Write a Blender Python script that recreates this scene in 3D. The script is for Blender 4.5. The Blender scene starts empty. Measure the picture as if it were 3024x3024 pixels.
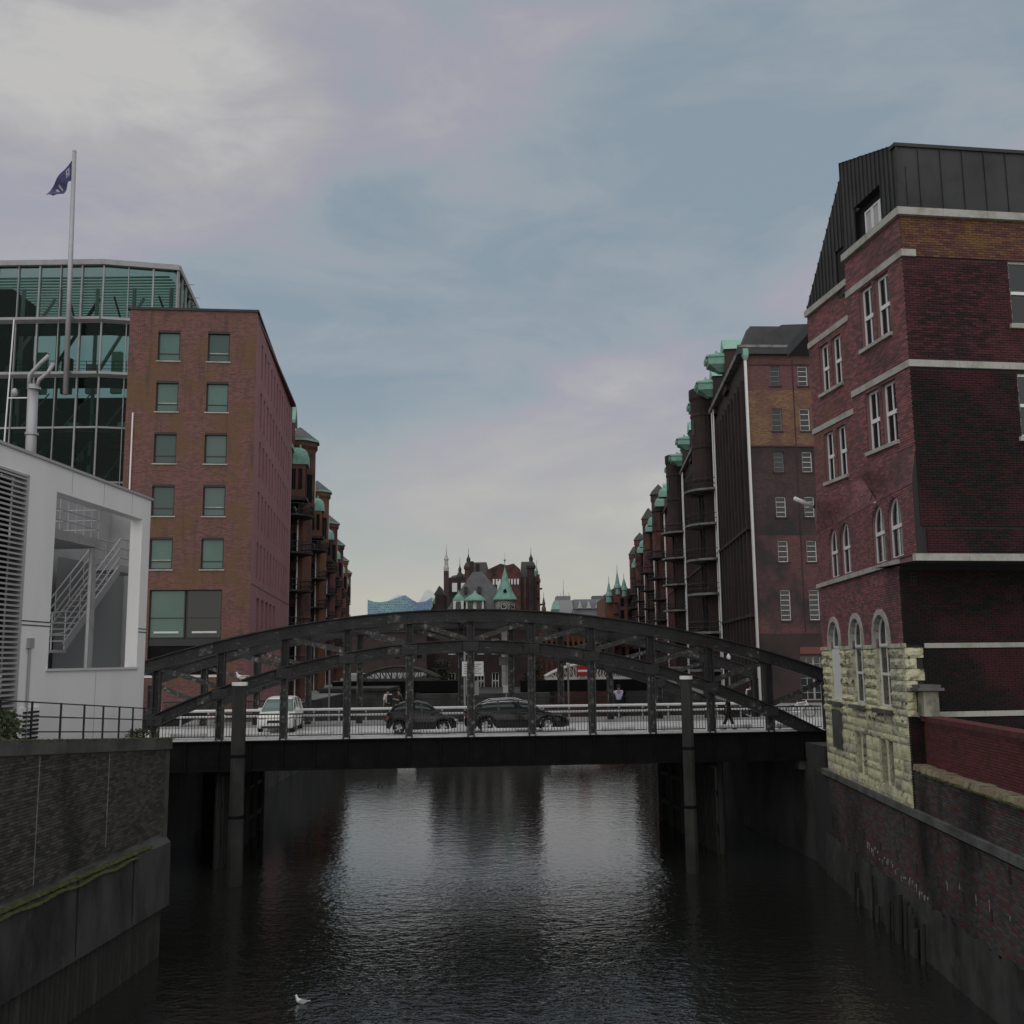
import bpy, bmesh, math, random
import numpy as np
from mathutils import Matrix, Vector
random.seed(7); np.random.seed(7)
R = math.radians
scene = bpy.context.scene
COL = scene.collection

# ---------------------------------------------------------------- camera
PITCH, ROLL, CAMZ = R(8.2), R(0.6), 8.8
cd = bpy.data.cameras.new('camera'); cam = bpy.data.objects.new('camera', cd); COL.objects.link(cam)
fw = Vector((0, math.cos(PITCH), math.sin(PITCH))); r0 = Vector((1, 0, 0)); u0 = r0.cross(fw)
rt = r0 * math.cos(ROLL) - u0 * math.sin(ROLL); up = u0 * math.cos(ROLL) + r0 * math.sin(ROLL)
cm = Matrix.Identity(4)
for i in range(3):
    cm[i][0] = rt[i]; cm[i][1] = up[i]; cm[i][2] = -fw[i]
cm[0][3], cm[1][3], cm[2][3] = 0, 0, CAMZ
cam.matrix_world = cm
cd.sensor_width = 36; cd.lens = 36; cd.clip_start = .1; cd.clip_end = 6000
scene.camera = cam

# ---------------------------------------------------------------- sky, sun, exposure
SUN_EL, SUN_AZ = R(46), R(186)          # azimuth from +Y clockwise: behind the camera, veiled by cloud
wd = bpy.data.worlds.new('World'); scene.world = wd; wd.use_nodes = True
nt = wd.node_tree; nt.nodes.clear()
def N(tree, typ, **kw):
    n = tree.nodes.new(typ)
    for k, v in kw.items():
        if k in n.inputs: n.inputs[k].default_value = v
        else: setattr(n, k, v)
    return n
out = N(nt, 'ShaderNodeOutputWorld'); bg = N(nt, 'ShaderNodeBackground', Strength=.1)
sky = N(nt, 'ShaderNodeTexSky', sky_type='NISHITA', sun_disc=False, sun_elevation=SUN_EL, sun_rotation=SUN_AZ)
tc = N(nt, 'ShaderNodeTexCoord')
mp = N(nt, 'ShaderNodeMapping'); mp.inputs['Scale'].default_value = (.95, .95, 2.5); mp.inputs['Rotation'].default_value = (0, R(-22), 0)
mp.inputs['Location'].default_value = (.35, .2, .1)
n1 = N(nt, 'ShaderNodeTexNoise', Scale=2.3, Detail=9.0, Roughness=.5, Distortion=.35)
n2 = N(nt, 'ShaderNodeTexNoise', Scale=6.5, Detail=8.0, Roughness=.6, Distortion=.6)
L = nt.links.new
L(tc.outputs['Generated'], mp.inputs['Vector']); L(mp.outputs['Vector'], n1.inputs['Vector']); L(mp.outputs['Vector'], n2.inputs['Vector'])
sep = N(nt, 'ShaderNodeSeparateXYZ'); L(tc.outputs['Generated'], sep.inputs[0])
# long streak of thinner, bluer cloud rising to the right
mx = N(nt, 'ShaderNodeMath', operation='MULTIPLY_ADD'); L(sep.outputs['X'], mx.inputs[0]); mx.inputs[1].default_value = -.34; mx.inputs[2].default_value = -.345
sm = N(nt, 'ShaderNodeMath', operation='ADD'); L(sep.outputs['Z'], sm.inputs[0]); L(mx.outputs[0], sm.inputs[1])
ab = N(nt, 'ShaderNodeMath', operation='ABSOLUTE'); L(sm.outputs[0], ab.inputs[0]); sq = N(nt, 'ShaderNodeMath', operation='POWER'); L(ab.outputs[0], sq.inputs[0]); sq.inputs[1].default_value = 2
ga = N(nt, 'ShaderNodeMath', operation='MULTIPLY'); L(sq.outputs[0], ga.inputs[0]); ga.inputs[1].default_value = -60
ex = N(nt, 'ShaderNodeMath', operation='EXPONENT'); L(ga.outputs[0], ex.inputs[0])
a1 = N(nt, 'ShaderNodeMath', operation='MULTIPLY_ADD'); L(ex.outputs[0], a1.inputs[0]); a1.inputs[1].default_value = -.29; L(n1.outputs['Fac'], a1.inputs[2])
a2 = N(nt, 'ShaderNodeMath', operation='MULTIPLY_ADD'); L(n2.outputs['Fac'], a2.inputs[0]); a2.inputs[1].default_value = .34; L(a1.outputs[0], a2.inputs[2])
cr = N(nt, 'ShaderNodeValToRGB'); L(a2.outputs[0], cr.inputs[0])
e = cr.color_ramp.elements
e[0].position = .40; e[0].color = (2.60, 3.30, 3.85, 1)
e[1].position = .77; e[1].color = (5.45, 5.35, 5.2, 1)
k = cr.color_ramp.elements.new(.50); k.color = (3.25, 3.70, 4.10, 1)
k = cr.color_ramp.elements.new(.58); k.color = (3.75, 3.68, 4.25, 1)
k = cr.color_ramp.elements.new(.67); k.color = (4.30, 4.22, 4.40, 1)
# paler, slightly yellow near the horizon
hz = N(nt, 'ShaderNodeMapRange'); L(sep.outputs['Z'], hz.inputs[0]); hz.inputs[1].default_value = .0; hz.inputs[2].default_value = .26; hz.inputs[3].default_value = .8; hz.inputs[4].default_value = 0
hm = N(nt, 'ShaderNodeMixRGB'); L(hz.outputs[0], hm.inputs[0]); L(cr.outputs[0], hm.inputs[1]); hm.inputs[2].default_value = (5.3, 5.1, 4.05, 1)
mixs = N(nt, 'ShaderNodeMixRGB'); mixs.inputs[0].default_value = .93; L(sky.outputs[0], mixs.inputs[1]); L(hm.outputs[0], mixs.inputs[2])
L(mixs.outputs[0], bg.inputs['Color']); L(bg.outputs[0], out.inputs['Surface'])

sd = bpy.data.lights.new('sun', 'SUN'); sd.energy = 1.5; sd.angle = R(120); sd.color = (1, .965, .92)
sun = bpy.data.objects.new('sun', sd); COL.objects.link(sun)
sv = Vector((math.sin(SUN_AZ) * math.cos(SUN_EL), math.cos(SUN_AZ) * math.cos(SUN_EL), math.sin(SUN_EL)))
sun.rotation_euler = sv.to_track_quat('Z', 'Y').to_euler(); sun.location = sv * 100
scene.render.engine = 'CYCLES'
vs = scene.view_settings; vs.view_transform = 'Standard'; vs.look = 'None'; vs.exposure = 0.0; vs.gamma = 1.0; vs.use_curve_mapping = False

# ---------------------------------------------------------------- helpers
WM = {}
def Fr(x, y, z, dx, dy):
    """facade frame: local x along the wall (to the right as seen from outside), y inward, z up"""
    l = math.hypot(dx, dy); dx /= l; dy /= l
    return Matrix(((dx, -dy, 0, x), (dy, dx, 0, y), (0, 0, 1, z), (0, 0, 0, 1)))
I4 = Matrix.Identity(4)
def T(x, y, z): return Matrix.Translation((x, y, z))
def setprops(o, label=None, cat=None, group=None, kind=None):
    if label: o['label'] = label
    if cat: o['category'] = cat
    if group: o['group'] = group
    if kind: o['kind'] = kind
    return o
def thing(name, label, cat, loc=(0, 0, 0), group=None, rz=0):
    o = bpy.data.objects.new(name, None); COL.objects.link(o)
    m = T(*loc) @ Matrix.Rotation(rz, 4, 'Z'); o.matrix_basis = m; WM[o.name] = m
    o.empty_display_size = .3
    return setprops(o, label, cat, group)
def put(me, name, wm, parent=None, **kw):
    o = bpy.data.objects.new(name, me); COL.objects.link(o)
    if parent is not None:
        o.parent = parent; o.matrix_basis = WM[parent.name].inverted() @ wm
    else: o.matrix_basis = wm
    WM[o.name] = wm
    return setprops(o, **kw)
def uvs(me):
    nl = len(me.loops)
    if nl == 0: return
    co = np.empty(len(me.vertices) * 3, 'f'); me.vertices.foreach_get('co', co); co = co.reshape(-1, 3)
    li = np.empty(nl, 'i'); me.loops.foreach_get('vertex_index', li)
    npol = len(me.polygons)
    pn = np.empty(npol * 3, 'f'); me.polygons.foreach_get('normal', pn); pn = pn.reshape(-1, 3)
    lt = np.empty(npol, 'i'); me.polygons.foreach_get('loop_total', lt)
    n = np.repeat(pn, lt, axis=0); c = co[li]
    h = np.hypot(n[:, 0], n[:, 1]); ok = h > .5
    hs = np.where(h > 1e-6, h, 1)
    u = np.where(ok, (-n[:, 1] * c[:, 0] + n[:, 0] * c[:, 1]) / hs, c[:, 0]); v = np.where(ok, c[:, 2], c[:, 1])
    uv = me.uv_layers.new(name='UVMap'); uv.data.foreach_set('uv', np.stack([u, v], 1).astype('f').ravel())
class MB:
    def __init__(s, M=None): s.v = []; s.f = []; s.M = M or I4
    def at(s, M): s.M = M; return s
    def add(s, vs_, fs):
        b = len(s.v); M = s.M
        s.v += [M @ Vector(p) for p in vs_]; s.f += [tuple(b + i for i in f) for f in fs]; return s
    def box(s, x0, x1, y0, y1, z0, z1):
        return s.add([(x0, y0, z0), (x1, y0, z0), (x1, y1, z0), (x0, y1, z0), (x0, y0, z1), (x1, y0, z1), (x1, y1, z1), (x0, y1, z1)],
                     [(0, 3, 2, 1), (4, 5, 6, 7), (0, 1, 5, 4), (1, 2, 6, 5), (2, 3, 7, 6), (3, 0, 4, 7)])
    def quad(s, a, b, c, d): return s.add([a, b, c, d], [(0, 1, 2, 3)])
    def poly(s, pts): return s.add(pts, [tuple(range(len(pts)))])
    def prism(s, pts, vec):
        n = len(pts); q = [tuple(Vector(p) + Vector(vec)) for p in pts]
        return s.add(list(pts) + q, [tuple(range(n - 1, -1, -1)), tuple(range(n, 2 * n))] + [(i, (i + 1) % n, n + (i + 1) % n, n + i) for i in range(n)])
    def bar(s, p, q, w, h, ref=(0, 0, 1)):
        p = Vector(p); q = Vector(q); d = (q - p).normalized(); a = d.cross(Vector(ref))
        if a.length < 1e-4: a = d.cross(Vector((0, 1, 0)))
        a.normalize(); b = a.cross(d)
        vs_ = []
        for o in (p, q):
            for i, j in ((-1, -1), (1, -1), (1, 1), (-1, 1)): vs_.append(tuple(o + a * (i * w / 2) + b * (j * h / 2)))
        return s.add(vs_, [(0, 3, 2, 1), (4, 5, 6, 7), (0, 1, 5, 4), (1, 2, 6, 5), (2, 3, 7, 6), (3, 0, 4, 7)])
    def tube(s, pts, r, n=8, cap=True):
        pts = [Vector(p) for p in pts]; rs = r if isinstance(r, (list, tuple)) else [r] * len(pts)
        vs_ = []; fs = []; prev = None
        for i, p in enumerate(pts):
            d = (pts[min(i + 1, len(pts) - 1)] - pts[max(i - 1, 0)]).normalized()
            if prev is None:
                a = d.cross(Vector((0, 0, 1)));
                if a.length < .05: a = d.cross(Vector((0, 1, 0)))
            else: a = prev - d * prev.dot(d)
            a.normalize(); prev = a; b = d.cross(a)
            for k_ in range(n):
                t = 2 * math.pi * k_ / n; vs_.append(tuple(p + (a * math.cos(t) + b * math.sin(t)) * rs[i]))
        for i in range(len(pts) - 1):
            for k_ in range(n):
                k2 = (k_ + 1) % n; fs.append((i * n + k_, i * n + k2, (i + 1) * n + k2, (i + 1) * n + k_))
        if cap: fs += [tuple(range(n - 1, -1, -1)), tuple(range((len(pts) - 1) * n, len(pts) * n))]
        return s.add(vs_, fs)
    def lathe(s, prof, c=(0, 0), n=16, a0=0, a1=2 * math.pi, sy=1):
        full = abs(a1 - a0 - 2 * math.pi) < 1e-6; m = n if full else n + 1
        vs_ = []; fs = []
        for r_, z in prof:
            for k_ in range(m):
                t = a0 + (a1 - a0) * k_ / n; vs_.append((c[0] + r_ * math.cos(t), c[1] + sy * r_ * math.sin(t), z))
        for i in range(len(prof) - 1):
            for k_ in range(n):
                k2 = (k_ + 1) % m; fs.append((i * m + k_, i * m + k2, (i + 1) * m + k2, (i + 1) * m + k_))
        return s.add(vs_, fs)
    def mesh(s, name, mat, smooth=False, inv=None):
        me = bpy.data.meshes.new(name)
        vs_ = [tuple(inv @ p) for p in s.v] if inv is not None else [tuple(p) for p in s.v]
        me.from_pydata(vs_, [], s.f); me.update()
        uvs(me)
        if mat: me.materials.append(mat)
        if smooth: me.polygons.foreach_set('use_smooth', [True] * len(me.polygons))
        return me
    def build(s, name, mat, parent=None, smooth=False, **kw):
        if parent is not None:
            w = WM[parent.name]; me = s.mesh(name, mat, smooth, w.inverted()); return put(me, name, w, parent, **kw)
        return put(s.mesh(name, mat, smooth), name, I4, None, **kw)
def B(*a, M=None): return MB(M).box(*a)

def facade(mb, x0, x1, z0, z1, ops, rev=.2, y=0.):
    """wall front with real openings and reveals; ops = (x0,x1,z0,z1[,'arch'])"""
    xs = sorted(set([x0, x1] + [min(max(v, x0), x1) for o in ops for v in o[:2]]))
    zs = sorted(set([z0, z1] + [min(max(v, z0), z1) for o in ops for v in o[2:4]]))
    for j in range(len(zs) - 1):
        zc = (zs[j] + zs[j + 1]) / 2; run = None
        for i in range(len(xs) - 1):
            xc = (xs[i] + xs[i + 1]) / 2
            solid = not any(o[0] < xc < o[1] and o[2] < zc < o[3] for o in ops)
            if solid and run is None: run = xs[i]
            if run is not None and (not solid or i == len(xs) - 2):
                e_ = xs[i + 1] if solid else xs[i]
                mb.quad((run, y, zs[j]), (e_, y, zs[j]), (e_, y, zs[j + 1]), (run, y, zs[j + 1])); run = None
    for o in ops:
        a, b, c, d = o[:4]; Y = y + rev
        if len(o) > 4:
            r_ = (b - a) / 2; xc = (a + b) / 2; sp = d - r_
            arc = [(xc - r_ * math.cos(math.pi * k_ / 14), sp + r_ * math.sin(math.pi * k_ / 14)) for k_ in range(15)]
            for k_ in range(14):
                p, q = arc[k_], arc[k_ + 1]; cx_ = a if k_ < 7 else b
                mb.add([(cx_, y, d), (p[0], y, p[1]), (q[0], y, q[1])], [(0, 1, 2)])
                mb.quad((p[0], y, p[1]), (q[0], y, q[1]), (q[0], Y, q[1]), (p[0], Y, p[1]))
            d = sp
        else: mb.quad((a, y, d), (b, y, d), (b, Y, d), (a, Y, d))
        mb.quad((a, y, c), (a, y, d), (a, Y, d), (a, Y, c)); mb.quad((b, y, d), (b, y, c), (b, Y, c), (b, Y, d))
        mb.quad((a, y, c), (a, Y, c), (b, Y, c), (b, y, c))
    return mb

def op_iv(ops, z, x0, x1):
    cut = []
    for o in ops:
        a, b, c, d = o[:4]
        if len(o) > 4:
            r_ = (b - a) / 2; sp = d - r_; xc = (a + b) / 2
            if c < z <= sp: cut.append((a, b))
            elif sp < z < d:
                w_ = math.sqrt(max(0, r_ * r_ - (z - sp) ** 2)); cut.append((xc - w_, xc + w_))
        elif c < z < d: cut.append((a, b))
    cut.sort(); res = []; cur = x0
    for a, b in cut:
        if a > cur: res.append((cur, min(a, x1)))
        cur = max(cur, b)
    if cur < x1: res.append((cur, x1))
    return res
BRICK_ME = {}
def bricks(parent, M, x0, x1, z0, z1, ops, mat, n_ind=0, ch=.077, bl=.25, ivf=None, proud=.012, near=None, view=None):
    """a course-by-course laid brick skin: single bricks nearest the camera as objects, the rest as one mesh"""
    rects = []; row = 0; z = z0
    while z + ch <= z1 + 1e-6:
        zc = z + ch / 2
        ivs = op_iv(ops, zc, x0, x1)
        if ivf: ivs = [(max(a, c_[0]), min(b, c_[1])) for a, b in ivs for c_ in ivf(zc)]
        for a, b in ivs:
            if b - a < .05: continue
            x = math.floor((a + (row % 2) * bl / 2) / bl) * bl - (row % 2) * bl / 2
            while x < b:
                l, r_ = max(x, a), min(x + bl, b)
                if r_ - l > .035: rects.append((l, r_ - .011, z, z + ch - .011))
                x += bl
        z += ch; row += 1
    A = np.array(rects)
    ind = np.zeros(len(A), bool)
    if n_ind:
        Mi = M
        cx = (A[:, 0] + A[:, 1]) / 2; cz = (A[:, 2] + A[:, 3]) / 2
        wx = Mi[0][0] * cx + Mi[0][3]; wy = Mi[1][0] * cx + Mi[1][3]; wz = cz + Mi[2][3] - CAMZ
        dist = np.sqrt(wx ** 2 + wy ** 2 + wz ** 2)
        full = (A[:, 1] - A[:, 0]) > bl - .02
        ang = np.abs(wx / wy)
        dep = wy * math.cos(PITCH) + wz * math.sin(PITCH); upv = (-wy * math.sin(PITCH) + wz * math.cos(PITCH)) / dep
        vis = (ang < .485) & (np.abs(upv) < .485)
        d2 = np.where(full & vis, dist, 1e9)
        idx = np.argsort(d2)[:n_ind]; idx = idx[d2[idx] < 1e8]; ind[idx] = True
        key = (round(bl, 3), round(ch, 3), mat.name)
        if key not in BRICK_ME:
            w_, h_ = (bl - .011) / 2, (ch - .011) / 2
            BRICK_ME[key] = B(-w_, w_, -proud, .04, -h_, h_).mesh('brick', mat)
        me = BRICK_ME[key]
        for i in idx: put(me, 'brick', M @ T(cx[i], random.uniform(-.004, .004), cz[i]), parent)
    A = A[~ind]; n = len(A)
    if n == 0: return
    pr = -(proud + np.random.uniform(-.006, .006, n)); y1 = np.full(n, .02)
    V = np.empty((n, 8, 3))
    for q, (xi, yi, zi) in enumerate([(0, 0, 2), (1, 0, 2), (1, 0, 3), (0, 0, 3), (0, 1, 2), (1, 1, 2), (1, 1, 3), (0, 1, 3)]):
        V[:, q, 0] = A[:, xi]; V[:, q, 1] = pr if yi == 0 else y1; V[:, q, 2] = A[:, zi]
    V = V.reshape(-1, 3)
    Mf = np.array(WM[parent.name].inverted() @ M); V = V @ Mf[:3, :3].T + Mf[:3, 3]
    fa = np.array([(0, 1, 2, 3), (1, 5, 6, 2), (4, 0, 3, 7), (3, 2, 6, 7), (4, 5, 1, 0)])
    Fc = (np.arange(n)[:, None, None] * 8 + fa[None]).reshape(-1, 4)
    me = bpy.data.meshes.new('brickwork'); me.from_pydata(V.tolist(), [], Fc.tolist()); me.update()
    at_ = me.attributes.new('tone', 'FLOAT', 'POINT'); at_.data.foreach_set('value', np.repeat(np.random.rand(n), 8).astype('f'))
    me.materials.append(mat)
    put(me, 'brickwork', WM[parent.name], parent, kind='stuff')

# ---------------------------------------------------------------- materials
MATS = {}
def newmat(name):
    m = bpy.data.materials.new(name); m.use_nodes = True; MATS[name] = m
    t = m.node_tree; p = t.nodes['Principled BSDF']; return m, t, p
def c4(c): return (c[0], c[1], c[2], 1)
def stain(t, base_socket, col, scale, lo, hi, stretch=(1, 1, 1), amt=1.):
    g = N(t, 'ShaderNodeNewGeometry'); mp_ = N(t, 'ShaderNodeMapping'); mp_.inputs['Scale'].default_value = stretch
    t.links.new(g.outputs['Position'], mp_.inputs['Vector'])
    no = N(t, 'ShaderNodeTexNoise', Scale=scale, Detail=6.0, Roughness=.62); t.links.new(mp_.outputs[0], no.inputs['Vector'])
    mr = N(t, 'ShaderNodeMapRange'); mr.inputs[1].default_value = lo; mr.inputs[2].default_value = hi; mr.inputs[4].default_value = amt
    t.links.new(no.outputs['Fac'], mr.inputs[0])
    mx_ = N(t, 'ShaderNodeMixRGB'); t.links.new(mr.outputs[0], mx_.inputs[0])
    if isinstance(base_socket, tuple): mx_.inputs[1].default_value = c4(base_socket)
    else: t.links.new(base_socket, mx_.inputs[1])
    mx_.inputs[2].default_value = c4(col)
    return mx_.outputs[0]
def bump(t, p, scale, strength, dist=.02, stretch=(1, 1, 1), detail=5.):
    g = N(t, 'ShaderNodeNewGeometry'); mp_ = N(t, 'ShaderNodeMapping'); mp_.inputs['Scale'].default_value = stretch
    t.links.new(g.outputs['Position'], mp_.inputs['Vector'])
    no = N(t, 'ShaderNodeTexNoise', Scale=scale, Detail=detail, Roughness=.6); t.links.new(mp_.outputs[0], no.inputs['Vector'])
    b = N(t, 'ShaderNodeBump', Strength=strength, Distance=dist); t.links.new(no.outputs['Fac'], b.inputs['Height']); t.links.new(b.outputs[0], p.inputs['Normal'])
def mat(name, col, rough=.7, metal=0., st=None, st2=None, bp=None, spec=.5):
    m, t, p = newmat(name); p.inputs['Roughness'].default_value = rough; p.inputs['Metallic'].default_value = metal; p.inputs['Specular IOR Level'].default_value = spec
    s = tuple(col)
    if st: s = stain(t, s, *st)
    if st2: s = stain(t, s, *st2)
    if isinstance(s, tuple): p.inputs['Base Color'].default_value = c4(s)
    else: t.links.new(s, p.inputs['Base Color'])
    if bp: bump(t, p, *bp)
    return m
def brickmat(name, c1, c2, mortar, stc=None, rh=.075, bw=.25, st2=None):
    m, t, p = newmat(name); p.inputs['Roughness'].default_value = .85; p.inputs['Specular IOR Level'].default_value = .25
    uv = N(t, 'ShaderNodeUVMap'); bt = N(t, 'ShaderNodeTexBrick', Scale=1.0); t.links.new(uv.outputs[0], bt.inputs['Vector'])
    bt.inputs['Color1'].default_value = c4(c1); bt.inputs['Color2'].default_value = c4(c2); bt.inputs['Mortar'].default_value = c4(mortar)
    bt.inputs['Mortar Size'].default_value = .006; bt.inputs['Brick Width'].default_value = bw; bt.inputs['Row Height'].default_value = rh; bt.inputs['Bias'].default_value = 0.
    s = bt.outputs['Color']
    if stc: s = stain(t, s, *stc)
    if st2: s = stain(t, s, *st2)
    t.links.new(s, p.inputs['Base Color'])
    b = N(t, 'ShaderNodeBump', Strength=.35, Distance=.012); b.invert = True; t.links.new(bt.outputs['Fac'], b.inputs['Height']); t.links.new(b.outputs[0], p.inputs['Normal'])
    return m
def brickgeo(name, cols, st=None, st2=None):
    m, t, p = newmat(name); p.inputs['Roughness'].default_value = .85; p.inputs['Specular IOR Level'].default_value = .15
    at_ = N(t, 'ShaderNodeAttribute', attribute_name='tone'); oi = N(t, 'ShaderNodeObjectInfo')
    ad = N(t, 'ShaderNodeMath', operation='ADD'); fr = N(t, 'ShaderNodeMath', operation='FRACT')
    t.links.new(at_.outputs['Fac'], ad.inputs[0]); t.links.new(oi.outputs['Random'], ad.inputs[1]); t.links.new(ad.outputs[0], fr.inputs[0])
    cr_ = N(t, 'ShaderNodeValToRGB'); cr_.color_ramp.interpolation = 'CONSTANT'; t.links.new(fr.outputs[0], cr_.inputs[0])
    el = cr_.color_ramp.elements; el[0].color = c4(cols[0]); el[1].position = 1 / len(cols); el[1].color = c4(cols[1])
    for i in range(2, len(cols)): el.new(i / len(cols)).color = c4(cols[i])
    s = cr_.outputs[0]
    if st: s = stain(t, s, *st)
    if st2: s = stain(t, s, *st2)
    t.links.new(s, p.inputs['Base Color'])
    return m
def glassmat(name, tint, transp=0., rough=.03, dark=(.01, .012, .012)):
    """window glass: dark interior plus sky reflection; transp>0 lets one look through"""
    m, t, p = newmat(name); p.inputs['Base Color'].default_value = c4(dark); p.inputs['Roughness'].default_value = rough; p.inputs['IOR'].default_value = 1.5
    if transp:
        o = t.nodes['Material Output']; tr = N(t, 'ShaderNodeBsdfTransparent', Color=c4(tint)); mi = N(t, 'ShaderNodeMixShader', Fac=transp)
        t.links.new(p.outputs[0], mi.inputs[1]); t.links.new(tr.outputs[0], mi.inputs[2]); t.links.new(mi.outputs[0], o.inputs['Surface'])
    return m

steel = mat('weathered_steel', (.028, .028, .029), .6, 0, st=((.16, .155, .15), 4.5, .60, .70, (.5, 1, 1.6), .8), st2=((.014, .012, .011), 1.3, .45, .7), bp=(9, .3, .02), spec=.35)
steel_d = mat('dark_girder_steel', (.007, .007, .0075), .8, 0, st=((.012, .012, .012), 1.2, .5, .7), bp=(6, .2, .02), spec=.12)
steel_flake = mat('flaking_steel', (.030, .030, .030), .62, 0, st=((.22, .217, .205), 5.0, .52, .68), st2=((.022, .02, .018), 2.2, .52, .66), bp=(14, .3, .02))
ironrail = mat('iron_rail', (.022, .022, .023), .55)
whiterail = mat('pale_rail_paint', (.60, .60, .595), .5, st=((.3, .3, .29), 3, .55, .8))
asphalt = mat('pale_asphalt', (.62, .62, .615), .38, st=((.46, .46, .46), .6, .45, .7), bp=(40, .2, .01))
pave = mat('pavement', (.30, .30, .29), .7, st=((.2, .2, .19), 1.5, .45, .7), bp=(25, .2, .01))
concrete = mat('old_concrete', (.085, .085, .078), .85, st=((.035, .036, .03), .7, .42, .68), st2=((.13, .13, .12), 3.5, .6, .78), bp=(7, .35, .03))
slime = mat('wet_tide_concrete', (.060, .061, .058), .6, st=((.018, .019, .017), .55, .42, .62, (1, 1, .45)), st2=((.085, .085, .08), 2.2, .6, .8), bp=(4, .4, .04))
copingst = mat('granite_coping', (.12, .12, .117), .75, st=((.05, .05, .046), 1.3, .42, .66), bp=(20, .3, .02))
mossy = mat('moss', (.055, .062, .016), .95, st=((.10, .10, .03), 4., .5, .7), st2=((.02, .025, .01), 9., .5, .7), bp=(30, .5, .04))
mossstone = mat('lichened_stone', (.22, .17, .12), .9, st=((.26, .26, .15), 1.6, .48, .6), st2=((.05, .05, .04), 4., .55, .72), bp=(16, .5, .04))
timber = mat('wet_timber_pile', (.022, .021, .019), .7, st=((.05, .05, .046), 2.5, .5, .75, (1, 1, .2)), bp=(8, .4, .03, (1, 1, .2)))
greyclad = mat('grey_render', (.78, .775, .77), .6, st=((.68, .68, .68), .5, .45, .75, (1, 1, .3)), bp=(30, .04, .01))
greydark = mat('grey_steelwork', (.30, .30, .305), .5, st=((.2, .2, .2), 2., .5, .8))
louvrem = mat('louvre_metal', (.42, .42, .425), .45, .3)
black = mat('dark_void', (.012, .012, .012), .9)
galv = mat('galvanised_metal', (.36, .36, .37), .45, .4, st=((.3, .3, .3), 3, .5, .75))
white = mat('white_paint', (.80, .80, .79), .45, st=((.6, .6, .58), 3, .58, .8))
whiteframe = mat('white_window_frame', (.74, .74, .735), .45)
offwhite = mat('pale_sandstone', (.40, .395, .365), .8, st=((.24, .24, .19), 1.6, .45, .7), st2=((.10, .10, .085), 4., .62, .8), bp=(25, .3, .02))
stone = mat('yellow_sandstone', (.64, .63, .40), .85, st=((.50, .485, .31), 2., .45, .65), st2=((.09, .085, .07), 3.2, .57, .72), bp=(9, .9, .06))
stone2 = mat('yellow_sandstone_rough', (.66, .65, .43), .85, st=((.55, .53, .35), 2.6, .45, .65), st2=((.06, .06, .052), 3.6, .49, .62), bp=(11, 1., .09))
stone3 = mat('grey_yellow_sandstone', (.54, .53, .39), .85, st=((.30, .29, .2), 2., .45, .65), st2=((.07, .07, .06), 5., .55, .7), bp=(10, .9, .07))
zinc = mat('dark_zinc', (.036, .037, .038), .55, .1, st=((.024, .024, .025), 1.2, .45, .7), st2=((.05, .05, .05), .5, .5, .7), spec=.3)
slate = mat('slate_roof', (.10, .10, .105), .7, st=((.065, .065, .068), 1.2, .45, .7), bp=(3, .3, .03))
slate_d = mat('dark_slate_roof', (.045, .045, .048), .7, st=((.03, .03, .03), 1., .45, .7))
copper = mat('copper_verdigris', (.20, .38, .31), .75, st=((.12, .25, .20), 1.6, .45, .7), st2=((.26, .44, .37), 3., .58, .75))
copper_p = mat('pale_verdigris', (.24, .42, .35), .75, st=((.14, .30, .25), .8, .45, .7))
glass_d = glassmat('dark_window_glass', (1, 1, 1))
glass_g2 = mat('grey_blind_glass', (.065, .11, .10), .1); glass_g3 = mat('deep_green_glass', (.03, .065, .055), .06)
glass_g = mat('green_blind_glass', (.05, .115, .095), .1, st=((.075, .15, .125), .35, .4, .7))
glass_o = glassmat('office_glass', (.64, .76, .71), .86, .04, (.01, .03, .024))
glass_b = mat('blue_glass', (.09, .17, .2), .1)
reveal_m = mat('window_recess', (.015, .015, .015), .9)
bm_left = brickmat('brown_red_brick', (.19, .078, .070), (.086, .040, .041), (.25, .185, .16), ((.145, .088, .046), .42, .47, .57, (1, 1, .8), .7), st2=((.055, .04, .04), 1.1, .52, .74, (2, 2, .25), .65))
bm_left_side = brickmat('plum_brick', (.36, .165, .18), (.26, .125, .14), (.28, .18, .18), ((.25, .13, .14), .3, .4, .65))
bm_row = brickmat('red_warehouse_brick', (.15, .06, .055), (.11, .048, .045), (.12, .075, .07), ((.125, .066, .042), .25, .5, .65), st2=((.035, .028, .028), .45, .46, .66))
bm_row_o = brickmat('orange_warehouse_brick', (.19, .095, .052), (.15, .072, .045), (.14, .085, .055), ((.11, .048, .042), .3, .45, .65))
bm_dark = brickmat('dark_warehouse_brick', (.060, .040, .038), (.046, .034, .033), (.055, .043, .040), ((.032, .027, .026), .4, .45, .65))
bm_end = brickmat('burnt_end_brick', (.15, .060, .064), (.085, .044, .046), (.12, .075, .07), ((.042, .036, .037), .22, .44, .60), st2=((.15, .085, .06), .6, .62, .75, (1, 1, 1), .5))
bm_endy = brickmat('yellow_end_brick', (.24, .14, .075), (.13, .07, .048), (.16, .11, .08), ((.12, .055, .056), .35, .46, .6, (1, 1, 1), .85), st2=((.05, .042, .04), .35, .56, .7))
bm_endr = brickmat('purple_end_brick', (.17, .07, .074), (.10, .05, .052), (.13, .08, .075), ((.17, .105, .055), .35, .54, .62, (1, 1, 1), .7))
bm_endk = brickmat('sooty_end_brick', (.085, .050, .05), (.048, .036, .036), (.07, .052, .05), ((.034, .031, .031), .3, .42, .6))
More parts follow.
